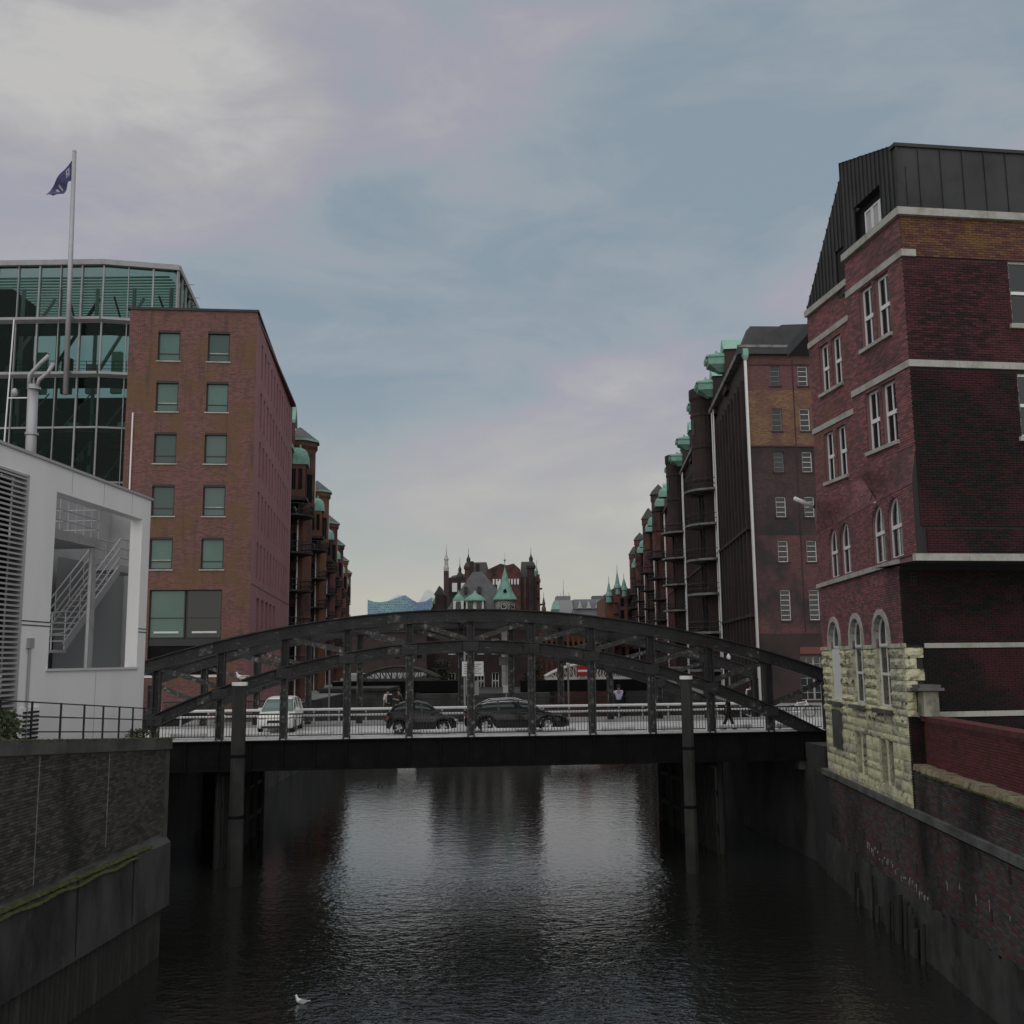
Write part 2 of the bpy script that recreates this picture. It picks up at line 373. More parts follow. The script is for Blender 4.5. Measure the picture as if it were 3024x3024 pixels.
bm_sawt = brickmat('plum_corbel_brick', (.34, .145, .155), (.17, .08, .088), (.14, .076, .08), ((.075, .06, .062), .5, .5, .68, (1, 1, 1), .8))
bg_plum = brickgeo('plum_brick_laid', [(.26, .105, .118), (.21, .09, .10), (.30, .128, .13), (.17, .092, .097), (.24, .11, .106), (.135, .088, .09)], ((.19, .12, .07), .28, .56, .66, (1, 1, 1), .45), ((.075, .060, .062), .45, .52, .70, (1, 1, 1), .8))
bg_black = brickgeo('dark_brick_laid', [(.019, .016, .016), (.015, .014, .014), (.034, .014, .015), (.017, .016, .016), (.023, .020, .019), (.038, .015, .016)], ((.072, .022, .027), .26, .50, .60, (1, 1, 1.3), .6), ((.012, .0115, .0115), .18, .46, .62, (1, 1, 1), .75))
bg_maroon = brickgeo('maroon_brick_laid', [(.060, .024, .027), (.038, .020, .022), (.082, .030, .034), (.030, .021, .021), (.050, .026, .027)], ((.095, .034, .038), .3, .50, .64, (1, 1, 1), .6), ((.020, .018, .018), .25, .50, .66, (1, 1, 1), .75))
bg_top = brickgeo('brown_top_brick_laid', [(.13, .06, .045), (.16, .085, .045), (.10, .045, .045), (.12, .065, .05)], ((.17, .10, .04), .5, .5, .62))
bg_quay = brickgeo('quay_brick_laid', [(.07, .066, .062), (.055, .053, .050), (.095, .088, .083), (.045, .044, .043), (.08, .072, .066)], ((.10, .098, .092), .9, .58, .76), ((.024, .024, .022), .5, .5, .7, (1, 1, .4)))
bg_quayR = brickgeo('right_quay_brick_laid', [(.090, .082, .080), (.062, .060, .060), (.11, .092, .090), (.115, .050, .048), (.075, .071, .070)], ((.13, .045, .045), .7, .60, .70, (1, 1, 1.5), .8), ((.02, .02, .019), .35, .48, .68, (1, 1, .5)))
bg_red = brickgeo('red_garden_brick_laid', [(.12, .038, .045), (.105, .035, .040), (.135, .046, .05), (.10, .042, .04)], ((.08, .045, .022), .8, .5, .66, (1, 1, 1), .6), ((.03, .025, .024), 1.2, .6, .78))
mortar_d = mat('dark_mortar', (.16, .155, .15), .95, st=((.08, .077, .075), 1.5, .4, .7))
mortar_p = mat('plum_mortar', (.22, .13, .135), .95)
mortar_k = mat('sooty_mortar', (.030, .028, .028), .95)
# water
watm, t, p = newmat('canal_water'); p.inputs['Base Color'].default_value = (.014, .0155, .013, 1); p.inputs['Roughness'].default_value = .03; p.inputs['IOR'].default_value = 2.1
g = N(t, 'ShaderNodeNewGeometry'); prevb = None
sx_ = N(t, 'ShaderNodeSeparateXYZ'); t.links.new(g.outputs['Position'], sx_.inputs[0])
calm = N(t, 'ShaderNodeMapRange', interpolation_type='SMOOTHSTEP'); t.links.new(sx_.outputs['Y'], calm.inputs[0])      # sheltered, calmer water under and behind the bridge
calm.inputs[1].default_value = 40; calm.inputs[2].default_value = 50; calm.inputs[3].default_value = 1.0; calm.inputs[4].default_value = .36
for sc_, strength, dist, stv in ((1.5, .5, .06, (.9, 1.3, 1)), (4.6, .9, .02, (.9, 1.2, 1)), (.25, .2, .12, (1, 1.6, 1))):
    m_ = N(t, 'ShaderNodeMapping'); m_.inputs['Scale'].default_value = stv; m_.inputs['Rotation'].default_value = (0, 0, R(7)); t.links.new(g.outputs['Position'], m_.inputs['Vector'])
    no = N(t, 'ShaderNodeTexNoise', Scale=sc_, Detail=3.0, Roughness=.5, Distortion=.3); t.links.new(m_.outputs[0], no.inputs['Vector'])
    ms = N(t, 'ShaderNodeMath', operation='MULTIPLY'); t.links.new(calm.outputs[0], ms.inputs[0]); ms.inputs[1].default_value = strength
    b = N(t, 'ShaderNodeBump', Strength=strength, Distance=dist); t.links.new(no.outputs['Fac'], b.inputs['Height']); t.links.new(ms.outputs[0], b.inputs['Strength'])
    if prevb: t.links.new(prevb.outputs[0], b.inputs['Normal'])
    prevb = b
t.links.new(prevb.outputs[0], p.inputs['Normal'])

# ---------------------------------------------------------------- window builder (shared meshes)
WCACHE = {}
def frame_mesh(key, w, h, fw_, cols, rows, fmat, arch=False, depth=.07):
    k_ = ('f',) + key
    if k_ in WCACHE: return WCACHE[k_]
    mb = MB(); r_ = w / 2; sp = h - r_ if arch else h
    for x in (0, w - fw_): mb.box(x, x + fw_, 0, depth, 0, sp)
    mb.box(fw_, w - fw_, 0, depth, 0, fw_)
    if not arch: mb.box(fw_, w - fw_, 0, depth, h - fw_, h)
    else:
        for i in range(14):
            a, b = math.pi * i / 14, math.pi * (i + 1) / 14
            po = [(r_ - rr * math.cos(an), 0, sp + rr * math.sin(an)) for rr, an in ((r_, a), (r_, b), (r_ - fw_, b), (r_ - fw_, a))]
            mb.prism(po, (0, depth, 0))
    bw_ = fw_ * .75
    for c in cols:
        x = w * c; zt = sp + math.sqrt(max(0, (r_ - fw_) ** 2 - (x - r_) ** 2)) if arch else h - fw_
        mb.box(x - bw_ / 2, x + bw_ / 2, .006, depth - .006, fw_, zt)
    for rr, th in rows: mb.box(fw_, w - fw_, .003 if th <= fw_ else -.025, depth - .003, h * rr - th / 2, h * rr + th / 2)
    WCACHE[k_] = mb.mesh('window', fmat); return WCACHE[k_]
def pane_mesh(w, h, m, arch=None):
    k_ = ('p', round(w, 3), round(h, 3), m.name, arch)
    if k_ not in WCACHE:
        mb = MB(); mb.box(0, w, 0, .012, 0, h); WCACHE[k_] = mb.mesh('pane', m)
    return WCACHE[k_]
def window(parent, M, w, h, fw_=.07, cols=(), rows=(), fmat=None, gmat=None, arch=False, name='window', label=None, single=False):
    """window part set at M (lower left corner of opening, at recess) with one pane sub-part for every light"""
    fmat = fmat or whiteframe; gmat = gmat or glass_d
    key = (round(w, 3), round(h, 3), fw_, tuple(cols), tuple(rows), fmat.name, arch)
    o = put(frame_mesh(key, w, h, fw_, cols, rows, fmat, arch), name, M, parent, label=label)
    sp = h - w / 2 if arch else h
    xs = [fw_] + [w * c for c in cols] + [w - fw_]; zs = [fw_] + [h * r_[0] for r_ in rows] + [h - fw_]
    if single: xs = [fw_, w - fw_]; zs = [fw_, h - fw_]
    for i in range(len(xs) - 1):
        for j in range(len(zs) - 1):
            x0, x1, z0, z1 = xs[i], xs[i + 1], zs[j], zs[j + 1]
            if arch and z1 > sp:
                k_ = ('pa', round(w, 3), round(h, 3), i, j, gmat.name, tuple(cols), tuple(rows))
                if k_ not in WCACHE:
                    r_ = w / 2 - fw_ * .5; n_ = 9; pts = [(x0, .03, z0), (x1, .03, z0)]
                    for q in range(n_ + 1):
                        x = x1 + (x0 - x1) * q / n_; pts.append((x, .03, max(z0, sp + math.sqrt(max(0, r_ * r_ - (x - w / 2) ** 2)))))
                    mb = MB(); mb.prism(pts, (0, .012, 0)); WCACHE[k_] = mb.mesh('pane', gmat)
                put(WCACHE[k_], 'pane', M, o)
            else: put(pane_mesh(x1 - x0, z1 - z0, gmat), 'pane', M @ T(x0, .03, z0), o)
    return o
# ================================================================ SETTING
MB().quad((-2500, -300, 0), (2500, -300, 0), (2500, 5000, 0), (-2500, 5000, 0)).build('water', watm, kind='structure')
gm = slime
lb = MB()
lb.prism([(-12.9, -40, -3), (-11.3, 32.6, -3), (-400, 32.6, -3), (-400, -40, -3)], (0, 0, 9.2))
lb.build('left_bank_ground', gm, kind='structure')
MB().prism([(-17.2, 32.8, -3), (-17.2, 63.5, -3), (-60, 2500, -3), (-400, 2500, -3), (-400, 32.8, -3)], (0, 0, 8.4)).build('left_far_bank_ground', gm, kind='structure')
MB().prism([(10.5, -40, -3), (400, -40, -3), (400, 43, -3), (13.3, 43, -3), (12.3, 30, -3)], (0, 0, 8.2)).build('right_bank_ground', gm, kind='structure')
MB().prism([(14.3, 43.2, -3), (400, 43.2, -3), (400, 2500, -3), (60, 2500, -3), (27.5, 260, -3), (16.0, 78, -3)], (0, 0, 8.4)).build('right_far_bank_ground', gm, kind='structure')
MB().box(-600, 600, 420, 430, -3, 5).build('far_bank_ground', gm, kind='structure')
for pts in ([(-12.9, -40), (-11.5, 32.5), (-400, 32.5), (-400, -40)],):
    MB().poly([(a, b, 6.204) for a, b in pts]).build('pavement', pave, kind='structure')
MB().poly([(a, b, 5.404) for a, b in [(-17.5, 33), (-17.5, 63.5), (-60, 2400), (-400, 2400), (-400, 33)]]).build('pavement', pave, kind='structure')
MB().poly([(a, b, 5.204) for a, b in [(13, -40), (400, -40), (400, 43), (13.6, 43)]]).build('pavement', pave, kind='structure')
MB().poly([(a, b, 5.404) for a, b in [(14.6, 43.4), (400, 43.4), (400, 2400), (60, 2400), (28, 260), (16.4, 78)]]).build('pavement', pave, kind='structure')
# road running onto the bridge from both banks
MB().quad((-120, 36.5, 5.446), (-18.0, 46.3, 5.446), (-18.9, 56.2, 5.446), (-120, 46.6, 5.446)).build('road', asphalt, kind='structure')
MB().quad((14.6, 48.2, 5.446), (120, 58, 5.446), (120, 68, 5.446), (13.5, 57.9, 5.446)).build('road', asphalt, kind='structure')

# ================================================================ LEFT QUAY WALL
LQ = Fr(-11.54, 19.0, 0, .0466, 1.0)
ltop = lambda x: 7.14 - .069 * (x - 4.08)
q = thing('quay_wall', 'sooty brick quay wall with mossy ledge and concrete coping on the left bank', 'wall', (-11.5, 19, 0))
mb = MB(LQ)
mb.prism([(0, .03, 3.55), (14.0, .03, 3.35), (14.0, .03, ltop(14) - .33), (0, .03, ltop(0) - .33)], (0, .6, 0))
mb.build('mortar_bed', mortar_d, q)
bricks(q, LQ, 0, 13.7, 3.62, 7.2, [], bg_quay, 300, ivf=lambda z: [(0, min(13.7, max(0., 4.08 + (7.14 - .36 - .04 - z) / .069)))])
# corner pier, coping stones
MB(LQ).prism([(13.72, -.02, 1.5), (14.05, -.02, 1.5), (14.05, -.02, ltop(14) - .33), (13.72, -.02, ltop(14) - .33)], (0, .9, 0)).build('corner_pier', concrete, q)
x = 0.
while x < 14.0:
    x2 = min(x + 2.34, 14.07)
    mb = MB(LQ); mb.prism([(x, -.1, ltop(x) - .33), (x2 - .015, -.1, ltop(x2) - .33), (x2 - .015, -.1, ltop(x2)), (x, -.1, ltop(x))], (0, .75, 0))
    mb.build('coping_stone', concrete, q); x = x2
# moss growing along the coping and on the ledge
def mossline(parent, M, xa, xb, zf, yf, n, seed, s=.06):
    rnd = random.Random(seed); mb = MB(M)
    for i in range(n):
        x_ = rnd.uniform(xa, xb); y_ = rnd.uniform(*yf); z_ = zf(x_); r_ = s * rnd.uniform(.5, 1.6)
        mb.lathe([(r_, 0), (r_ * .8, r_ * .45), (r_ * .3, r_ * .7), (.001, r_ * .75)], (0, 0), 5)
        k_ = len(mb.v) - 20
        for q_ in range(k_, len(mb.v)):
            v_ = M.inverted() @ mb.v[q_]; mb.v[q_] = M @ Vector((v_.x * rnd.uniform(.9, 1.4) + x_, v_.y + y_, v_.z + z_))
    return mb.build('moss', mossy, parent, kind='stuff')
# ledge and tide wall below
mb = MB(LQ); mb.prism([(0, .02, 3.62), (0, -.16, 3.42), (0, -.18, 1.55), (0, .6, 1.55), (0, .6, 3.62)], (14.0, 0, -.12)); mb.build('tide_wall', slime, q)
for x_ in (4.0, 7.8, 11.2): B(x_, x_ + .02, -.20, -.16, 1.6, 3.4, M=LQ).build('formwork_joint', black, q)
mossline(q, LQ, 3.5, 12.5, lambda x_: 3.50 - .0086 * x_, (-.14, .0), 1300, 3, .06)
mossline(q, LQ, 3.5, 11.5, lambda x_: 3.36 - .0086 * x_ + .03 * math.sin(x_ * 3), (-.18, -.13), 900, 13, .055)
mossline(q, LQ, 3.5, 14, lambda x_: ltop(x_) - .01, (-.1, .02), 500, 4, .035)
for x_, z_a in ((5.85, 3.7), (9.66, 3.9)):
    MB(LQ).box(x_, x_ + .022, -.018, .03, z_a, ltop(x_) - .36).build('joint_seal', galv, q, label='pale vertical sealing strip in the brickwork')
for x_, a, b in ((6.9, 5.9, 6.5), (8.9, 5.5, 6.35), (11.0, 5.7, 6.2), (12.0, 5.8, 6.15), (12.9, 5.6, 6.1)):
    MB(LQ).box(x_, x_ + .022, -.0165, .01, a, b).build('lime_streak', concrete, q)
for i in range(52):
    x_ = .1 + i * .265; MB(LQ).tube([(x_, .05, -.6), (x_, .03, 1.52 - random.uniform(0, .12))], random.uniform(.10, .13), 8).build('sheet_pile', timber, q)
MB(LQ).box(0, 14, .25, .6, -.6, 1.6).build('pile_backing', slime, q)
# return wall at the end and the wall of the inlet behind it
q = thing('quay_wall', 'dark return quay wall in the shadow behind the left bank corner', 'wall', (-17, 33, 0))
MB().box(-17.2, -11.55, 32.65, 32.95, -1, 6.1).build('return_face', slime, q)
MB().box(-17.5, -16.9, 33.0, 46.0, -1, 5.4).build('inlet_face', slime, q)

# railing on the left coping
q = thing('quay_railing', 'thin grey steel railing standing on the left quay coping', 'railing', (-11.5, 24, 6.9))
posts = [2.2, 3.4, 4.58, 6.0, 7.45, 8.75, 9.9, 10.95, 11.9, 12.75, 13.5]
for x_ in posts:
    z_ = ltop(x_); B(x_ - .02, x_ + .02, .30, .34, z_ - .02, z_ + .92, M=LQ).build('post', ironrail, q)
for dz in (.90, .56, .20):
    MB(LQ).tube([(2.2, .32, ltop(2.2) + dz), (13.6, .32, ltop(13.6) + dz)], .019, 6).build('rail', ironrail, q)
# shrub on the coping
def leafclump(name, parent, M, n, rx, ry, rz, size, m, seed, **kw):
    rnd = random.Random(seed); mb = MB(M)
    for i in range(n):
        a = rnd.uniform(0, 6.283); rr = rnd.random() ** .5; z_ = rnd.uniform(0, 1) ** .8
        c = Vector((rx * rr * math.cos(a) * (1 - .5 * z_), ry * rr * math.sin(a), rz * z_))
        d1 = Vector((rnd.gauss(0, 1), rnd.gauss(0, 1), rnd.gauss(.3, 1))).normalized(); d2 = d1.cross(Vector((rnd.gauss(0, 1), rnd.gauss(0, 1), rnd.gauss(0, 1)))).normalized(); s = size * rnd.uniform(.6, 1.4)
        mb.add([tuple(c), tuple(c + d1 * s * .5 + d2 * s * .28), tuple(c + d1 * s), tuple(c + d1 * s * .5 - d2 * s * .28)], [(0, 1, 2, 3)])
    return mb.build(name, m, parent, **kw)
leafm = mat('leaf', (.05, .072, .022), .6, st=((.08, .085, .03), 6., .45, .7))
q = thing('shrub', 'small green shrub growing out of the left quay coping', 'shrub', tuple(LQ @ Vector((4.6, .3, 6.95))))
leafclump('foliage', q, LQ @ T(4.7, .35, ltop(4.7)), 420, .75, .35, .62, .13, leafm, 5)
mb = MB(LQ)
for i in range(7): mb.tube([(4.7 + .05 * i - .15, .35, ltop(4.7) - .1), (4.7 + .2 * (i - 3), .35, ltop(4.7) + .4)], .008, 5)
mb.build('stem', timber, q)
q = thing('weed_tuft', 'low dry weeds along the coping below the grey building corner', 'weeds', tuple(LQ @ Vector((12.5, .4, 6.5))))
leafclump('foliage', q, LQ @ T(12.6, .45, ltop(12.6)), 260, 1.0, .15, .25, .09, leafm, 6)

# ================================================================ GREY PLANT BUILDING
GB = Fr(-12.35, 20.0, 0, .0575, 1.0)
q = thing('plant_building', 'smooth grey plant building with louvres and an open stair recess on the left quay', 'building', (-12.3, 20, 6.2))
OPN = (6.6, 12.02, 8.69, 13.3)
mb = MB(GB); facade(mb, 5.1, 12.62, 6.15, 14.0, [OPN], .38)
mb.quad((12.62, 0, 6.15), (12.62, .38, 6.15), (12.62, .38, 14.0), (12.62, 0, 14.0))
mb.box(-6, 5.1, 0.001, .3, 13.45, 14.0)
mb.build('wall', greyclad, q)
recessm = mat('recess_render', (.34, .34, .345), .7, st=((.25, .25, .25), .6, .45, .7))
mb = MB(GB)   # walls of the open stair yard behind the screen wall
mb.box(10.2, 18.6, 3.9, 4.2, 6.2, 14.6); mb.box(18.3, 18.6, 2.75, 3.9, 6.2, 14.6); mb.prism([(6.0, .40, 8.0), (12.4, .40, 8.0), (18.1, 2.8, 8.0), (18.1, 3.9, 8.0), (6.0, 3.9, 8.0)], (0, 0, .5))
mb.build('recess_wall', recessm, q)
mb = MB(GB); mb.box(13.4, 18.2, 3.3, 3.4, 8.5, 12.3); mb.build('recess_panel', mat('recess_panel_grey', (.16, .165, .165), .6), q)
MB(GB).box(-6, 12.7, -.05, .12, 14.0, 14.07).build('roof_edge', louvrem, q)
MB(GB).box(6.5, 12.06, -.05, .3, 8.63, 8.69).build('opening_sill', whiterail, q)
for a, b in ((5.2, 6.6), (12.02, 12.62)):
    B(a, b, -.012, .0, 9.86, 9.885, M=GB).build('panel_joint', black, q); B(a, b, -.012, .0, 9.76, 9.785, M=GB).build('panel_joint', black, q)
B(5.02, 5.12, -.06, .3, 6.2, 13.46, M=GB).build('louvre_frame', louvrem, q)
B(-6, 5.1, -.06, .3, 13.4, 13.46, M=GB).build('louvre_frame', louvrem, q)
MB(GB).box(-6, 5.02, .35, .4, 6.2, 13.4).build('louvre_backing', black, q)
sl = MB().prism([(-6, -.05, 0), (-6, .14, .04), (-6, .14, .07), (-6, -.05, .048)], (11.02, 0, 0)).mesh('louvre_slat', louvrem)
for i in range(57): put(sl, 'louvre_slat', GB @ T(0, 0, 6.3 + i * .1255), q)
for x_ in (9.3,): B(x_, x_ + .012, -.006, .001, 6.2, 8.6, M=GB).build('panel_joint', greydark, q)
for x_ in (7.4, 9.3, 11.2): B(x_, x_ + .012, -.006, .001, 13.36, 13.98, M=GB).build('panel_joint', greydark, q)
MB(GB).tube([(5.6, -.05, 9.2), (5.6, -.05, 6.3)], .03, 6).build('conduit', greydark, q); B(5.5, 5.72, -.09, 0, 9.2, 9.45, M=GB).build('junction_box', greydark, q)
# small vent grille near the ground
o = B(5.35, 6.25, -.05, .0, 6.2, 7.75, M=GB).build('vent_frame', greyclad, q)
for i in range(13): B(5.43, 6.17, -.075, -.045, 6.35 + i * .105, 6.40 + i * .105, M=GB).build('vent_slat', black, o)
# steel stair in the recess
st = thing('stair', 'light grey steel stair with tube handrails inside the open recess of the grey building', 'stair', tuple(GB @ Vector((7, 2, 8.7))))
def gi(u_, z_, y_):      # place things of the stair yard behind the opening at depth y_
    k_ = (13.48 + y_) / 13.48; return (-19.26 + (u_ + 19.26) * k_, y_, 8.8 + (z_ - 8.8) * k_)
y1, y2 = 1.9, 2.7
for y_ in (y1, y2): MB(GB).bar(gi(7.40, 9.27, y1)[:1] + (y_,) + gi(7.4, 9.27, y1)[2:], gi(10.5, 11.58, y1)[:1] + (y_,) + gi(10.5, 11.58, y1)[2:], .05, .26).build('stringer', galv, st)
pa, pb = Vector(gi(7.40, 9.27, y1)), Vector(gi(10.5, 11.58, y1))
for i in range(14):
    c_ = pa.lerp(pb, (i + .5) / 14); B(c_.x - .16, c_.x + .14, y1 + .03, y2 - .03, c_.z + .05, c_.z + .09, M=GB).build('tread', greydark, st)
for y_ in (y1, y2):
    for dz in (.36, .68, 1.0):
        pts = [Vector(gi(6.6, 9.2, y1)), pa, pb, Vector(gi(11.6, 11.6, y1))]
        MB(GB).tube([(p_.x, y_, p_.z + .05 + dz) for p_ in pts], .024, 6).build('handrail', galv, st)
    for f_ in (0, .25, .5, .75, 1): c_ = pa.lerp(pb, f_); MB(GB).tube([(c_.x, y_, c_.z - .1), (c_.x, y_, c_.z + 1.05)], .022, 6).build('baluster', galv, st)
    for u_, z_ in ((6.7, 9.2), (11.05, 11.6)): c_ = gi(u_, z_, y1); MB(GB).tube([(c_[0], y_, c_[2] - .1), (c_[0], y_, c_[2] + 1.05)], .022, 6).build('baluster', galv, st)
a_, b_ = gi(6.3, 9.17, y1), gi(7.45, 9.17, y1); B(a_[0], b_[0], y1 - .05, y2 + .05, a_[2] - .08, a_[2], M=GB).build('landing', galv, st)
a_, b_ = gi(10.45, 11.72, y1), gi(11.9, 11.72, y1); B(a_[0], b_[0], y1 - .05, y2 + .05, a_[2] - .24, a_[2], M=GB).build('landing', galv, st)
yc = 1.2; a_, b_ = gi(8.86, 8.7, yc), gi(9.06, 12.05, yc); B(a_[0], a_[0] + .2, yc, yc + .16, 8.5, b_[2], M=GB).build('column', greydark, st); B(a_[0] - .08, a_[0], yc + .02, yc + .1, 8.5, b_[2], M=GB).build('drain_pipe', galv, st)
a_, b_ = gi(6.2, 12.33, yc), gi(9.2, 12.33, yc); B(a_[0], b_[0], yc, 3.8, a_[2] - .28, a_[2], M=GB).build('platform', greydark, st)
for dz in (.3, .6, .93): MB(GB).tube([(a_[0], yc + .05, a_[2] + dz), (b_[0], yc + .05, a_[2] + dz), (b_[0], 3.7, a_[2] + dz)], .02, 6).build('handrail', galv, st)
for k_ in range(7): x_ = a_[0] + .3 + (b_[0] - a_[0] - .35) * k_ / 6; MB(GB).tube([(x_, yc + .05, a_[2] - .05), (x_, yc + .05, a_[2] + .95)], .02, 6).build('baluster', galv, st)
# roof equipment
q = thing('vent_stack', 'galvanised vent stack with two bent outlets on the grey building roof', 'vent', (-14.33, 30, 14))
MB().tube([(-14.33, 30, 13.6), (-14.4, 30, 17.15)], .15, 14).build('stack', galv, q, True)
MB().tube([(-14.5, 29.95, 17.0), (-14.5, 29.95, 17.45), (-14.2, 29.95, 17.8), (-13.95, 29.95, 18.05)], .06, 10).build('outlet', galv, q, True)
MB().tube([(-14.28, 29.95, 17.0), (-14.2, 29.95, 17.3), (-13.95, 29.95, 17.5), (-13.8, 29.95, 17.8)], .06, 10).build('outlet', galv, q, True)
for z_ in (15.6, 17.0): MB().lathe([(.19, z_), (.19, z_ + .07), (.14, z_ + .07)], (-14.36, 30), 14).build('collar', galv, q)
q = thing('antenna', 'thin white antenna mast with side arm on the grey building roof', 'antenna', (-15.1, 30, 14))
MB().tube([(-15.2, 30, 13.6), (-15.1, 30, 19.2)], .022, 6).build('mast', white, q)
MB().tube([(-15.15, 30, 16.75), (-14.5, 30, 16.75)], .02, 6).build('arm', white, q)
MB().lathe([(.001, 16.78), (.08, 16.83), (.10, 16.93), (.06, 17.03), (.001, 17.06)], (-14.95, 30), 10).build('sensor', galv, q, True)
q = thing('roof_railing', 'short white guard railing at the edge of the grey building roof', 'railing', (-15.3, 29, 14))
for x_ in (-15.9, -15.45, -15.0): MB().tube([(x_, 29, 13.6), (x_, 29, 15.3)], .025, 6).build('post', white, q)
for z_ in (14.6, 14.95, 15.3): MB().tube([(-17, 29, z_), (-15.0, 29, z_)], .022, 6).build('rail', white, q)

# ================================================================ RIGHT QUAY WALL
RQ = Fr(12.76 + .066 * (42.6 - 42.8), 42.6, 0, -.066, -1.0)
UC = 10.75          # u of the near corner of the building base
q = thing('quay_wall', 'dark slimy brick quay wall with granite coping under the right bank building', 'wall', tuple(RQ @ Vector((0, 0, 0))))
MB(RQ).box(-3, 26, .03, .6, -1, 4.0).build('mortar_bed', mortar_k, q)
slots = [(9.6 + i * 1.55 + (.25 if i % 2 else 0), 9.6 + i * 1.55 + .16 + (.25 if i % 2 else 0), 3.45, 3.85) for i in range(9)] + [(3.0 + i * 1.9, 3.0 + i * 1.9 + .14, 2.35, 2.6) for i in range(9)]
bricks(q, RQ, 0, 26, 1.62, 4.0, slots, bg_quayR, 300)
for a, b, c, d in slots: B(a, b, -.006, .028, c, d, M=RQ).build('drain_slot', black, q)
mb = MB(RQ)     # rough tide line: uneven wall foot
rnd = random.Random(11); nx, nz = 120, 14; vv = []; ff = []
for i in range(nx + 1):
    for j in range(nz + 1):
        f_ = j / nz; vv.append((26. * i / nx - 1, -.02 - .10 * (1 - f_) ** .7 + rnd.gauss(0, .018), -1 + 2.66 * f_ + (rnd.gauss(0, .05) if j == nz else 0)))
for i in range(nx):
    for j in range(nz): k_ = i * (nz + 1) + j; ff.append((k_, k_ + nz + 1, k_ + nz + 2, k_ + 1))
mb.add(vv, ff).build('tide_wall', slime, q, True)
x = -1.0
while x < 26:
    l = random.uniform(1.5, 2.0); B(x, x + l - .015, -.10, .55, 4.0, 4.22, M=RQ).build('coping_stone', copingst, q); x += l
rnd = random.Random(5)
limem = mat('lime_bloom', (.34, .34, .32), .9, st=((.12, .12, .11), 9., .5, .62))
for i in range(26):
    u_ = 5.2 + i * .25 + rnd.uniform(-.1, .1); h_ = rnd.uniform(.05, .3); z_ = 2.25 + .06 * math.sin(i * .7) + rnd.uniform(-.08, .1) - .018 * i
    MB(RQ).prism([(u_, -.02, z_), (u_ + rnd.uniform(.06, .16), -.02, z_ + rnd.uniform(0, .04)), (u_ + rnd.uniform(.04, .1), -.02, z_ - h_ * .5), (u_ + rnd.uniform(.0, .04), -.02, z_ - h_)], (0, .02, 0)).build('lime_streak', limem, q)
for i in range(9):
    u_ = 13 + i * 1.1 + rnd.uniform(-.3, .3); z_ = rnd.uniform(1.9, 2.9); B(u_, u_ + .025, -.02, 0, z_, z_ + rnd.uniform(.1, .35), M=RQ).build('lime_streak', limem, q)
for i in range(16):    # old fender timbers standing at the foot
    u_ = rnd.uniform(4, 20); MB(RQ).tube([(u_, -.32, -.8), (u_ + rnd.uniform(-.06, .06), -.22, rnd.uniform(.5, 1.5))], rnd.uniform(.06, .1), 7).build('fender_timber', timber, q)
# parapet step with lichened coping, then the red garden wall
q = thing('parapet_wall', 'low brick parapet with lichened broken coping above the right quay coping', 'wall', tuple(RQ @ Vector((UC, 0, 4.2))))
MB(RQ).box(UC, 26, .09, .5, 4.2, 5.36).build('mortar_bed', mortar_k, q)
bricks(q, RQ @ T(0, .06, 0), UC + .02, 26, 4.235, 5.36, [], bg_quayR, 250)
x = UC
rnd = random.Random(8)
while x < 26:
    l = rnd.uniform(.35, .9); mb = MB(RQ); y0 = -.02 + rnd.uniform(0, .05)
    pts = [(x, y0 + rnd.uniform(0, .05), 5.36)] + [(x + (l - .02) * i / 3, y0 + rnd.uniform(0, .08), 5.36) for i in (1, 2, 3)] + [(x + l - .02, .5, 5.36), (x, .5, 5.36)]
    mb.prism(pts, (0, .03, .15 + rnd.uniform(-.02, .03))); mb.build('coping_stone', mossstone, q); x += l
mossline(q, RQ, UC + 1, 26, lambda x_: 5.34, (-.05, .0), 420, 9, .035)
q = thing('garden_wall', 'dark red brick garden wall with brick coping between parapet and building', 'wall', tuple(RQ @ Vector((UC, .3, 5.4))))
MB(RQ).box(UC + .02, 26, .48, .8, 5.4, 6.82).build('mortar_bed', mortar_p, q)
bricks(q, RQ @ T(0, .45, 0), UC + .04, 26, 5.52, 6.82, [], bg_red, 250)
x = UC + .02
while x < 26: B(x, x + .105, .36, .9, 6.82, 6.97, M=RQ).build('coping_brick', bg_red, q); x += .118
pierm = mat('weathered_pier_stone', (.30, .295, .22), .85, st=((.10, .10, .085), 1.6, .42, .62), bp=(9, .5, .04))
q = thing('gate_pier', 'small pale stone gate pier with dark cap at the building corner', 'pier', tuple(RQ @ Vector((UC + .1, .2, 6.9))))
B(UC + .03, UC + .6, .3, .75, 6.98, 7.72, M=RQ).build('shaft', pierm, q); B(UC - .08, UC + .85, .08, .85, 7.75, 7.83, M=RQ).build('cap', copingst, q); B(UC + .02, UC + .76, .16, .78, 7.83, 7.92, M=RQ).build('cap', copingst, q)

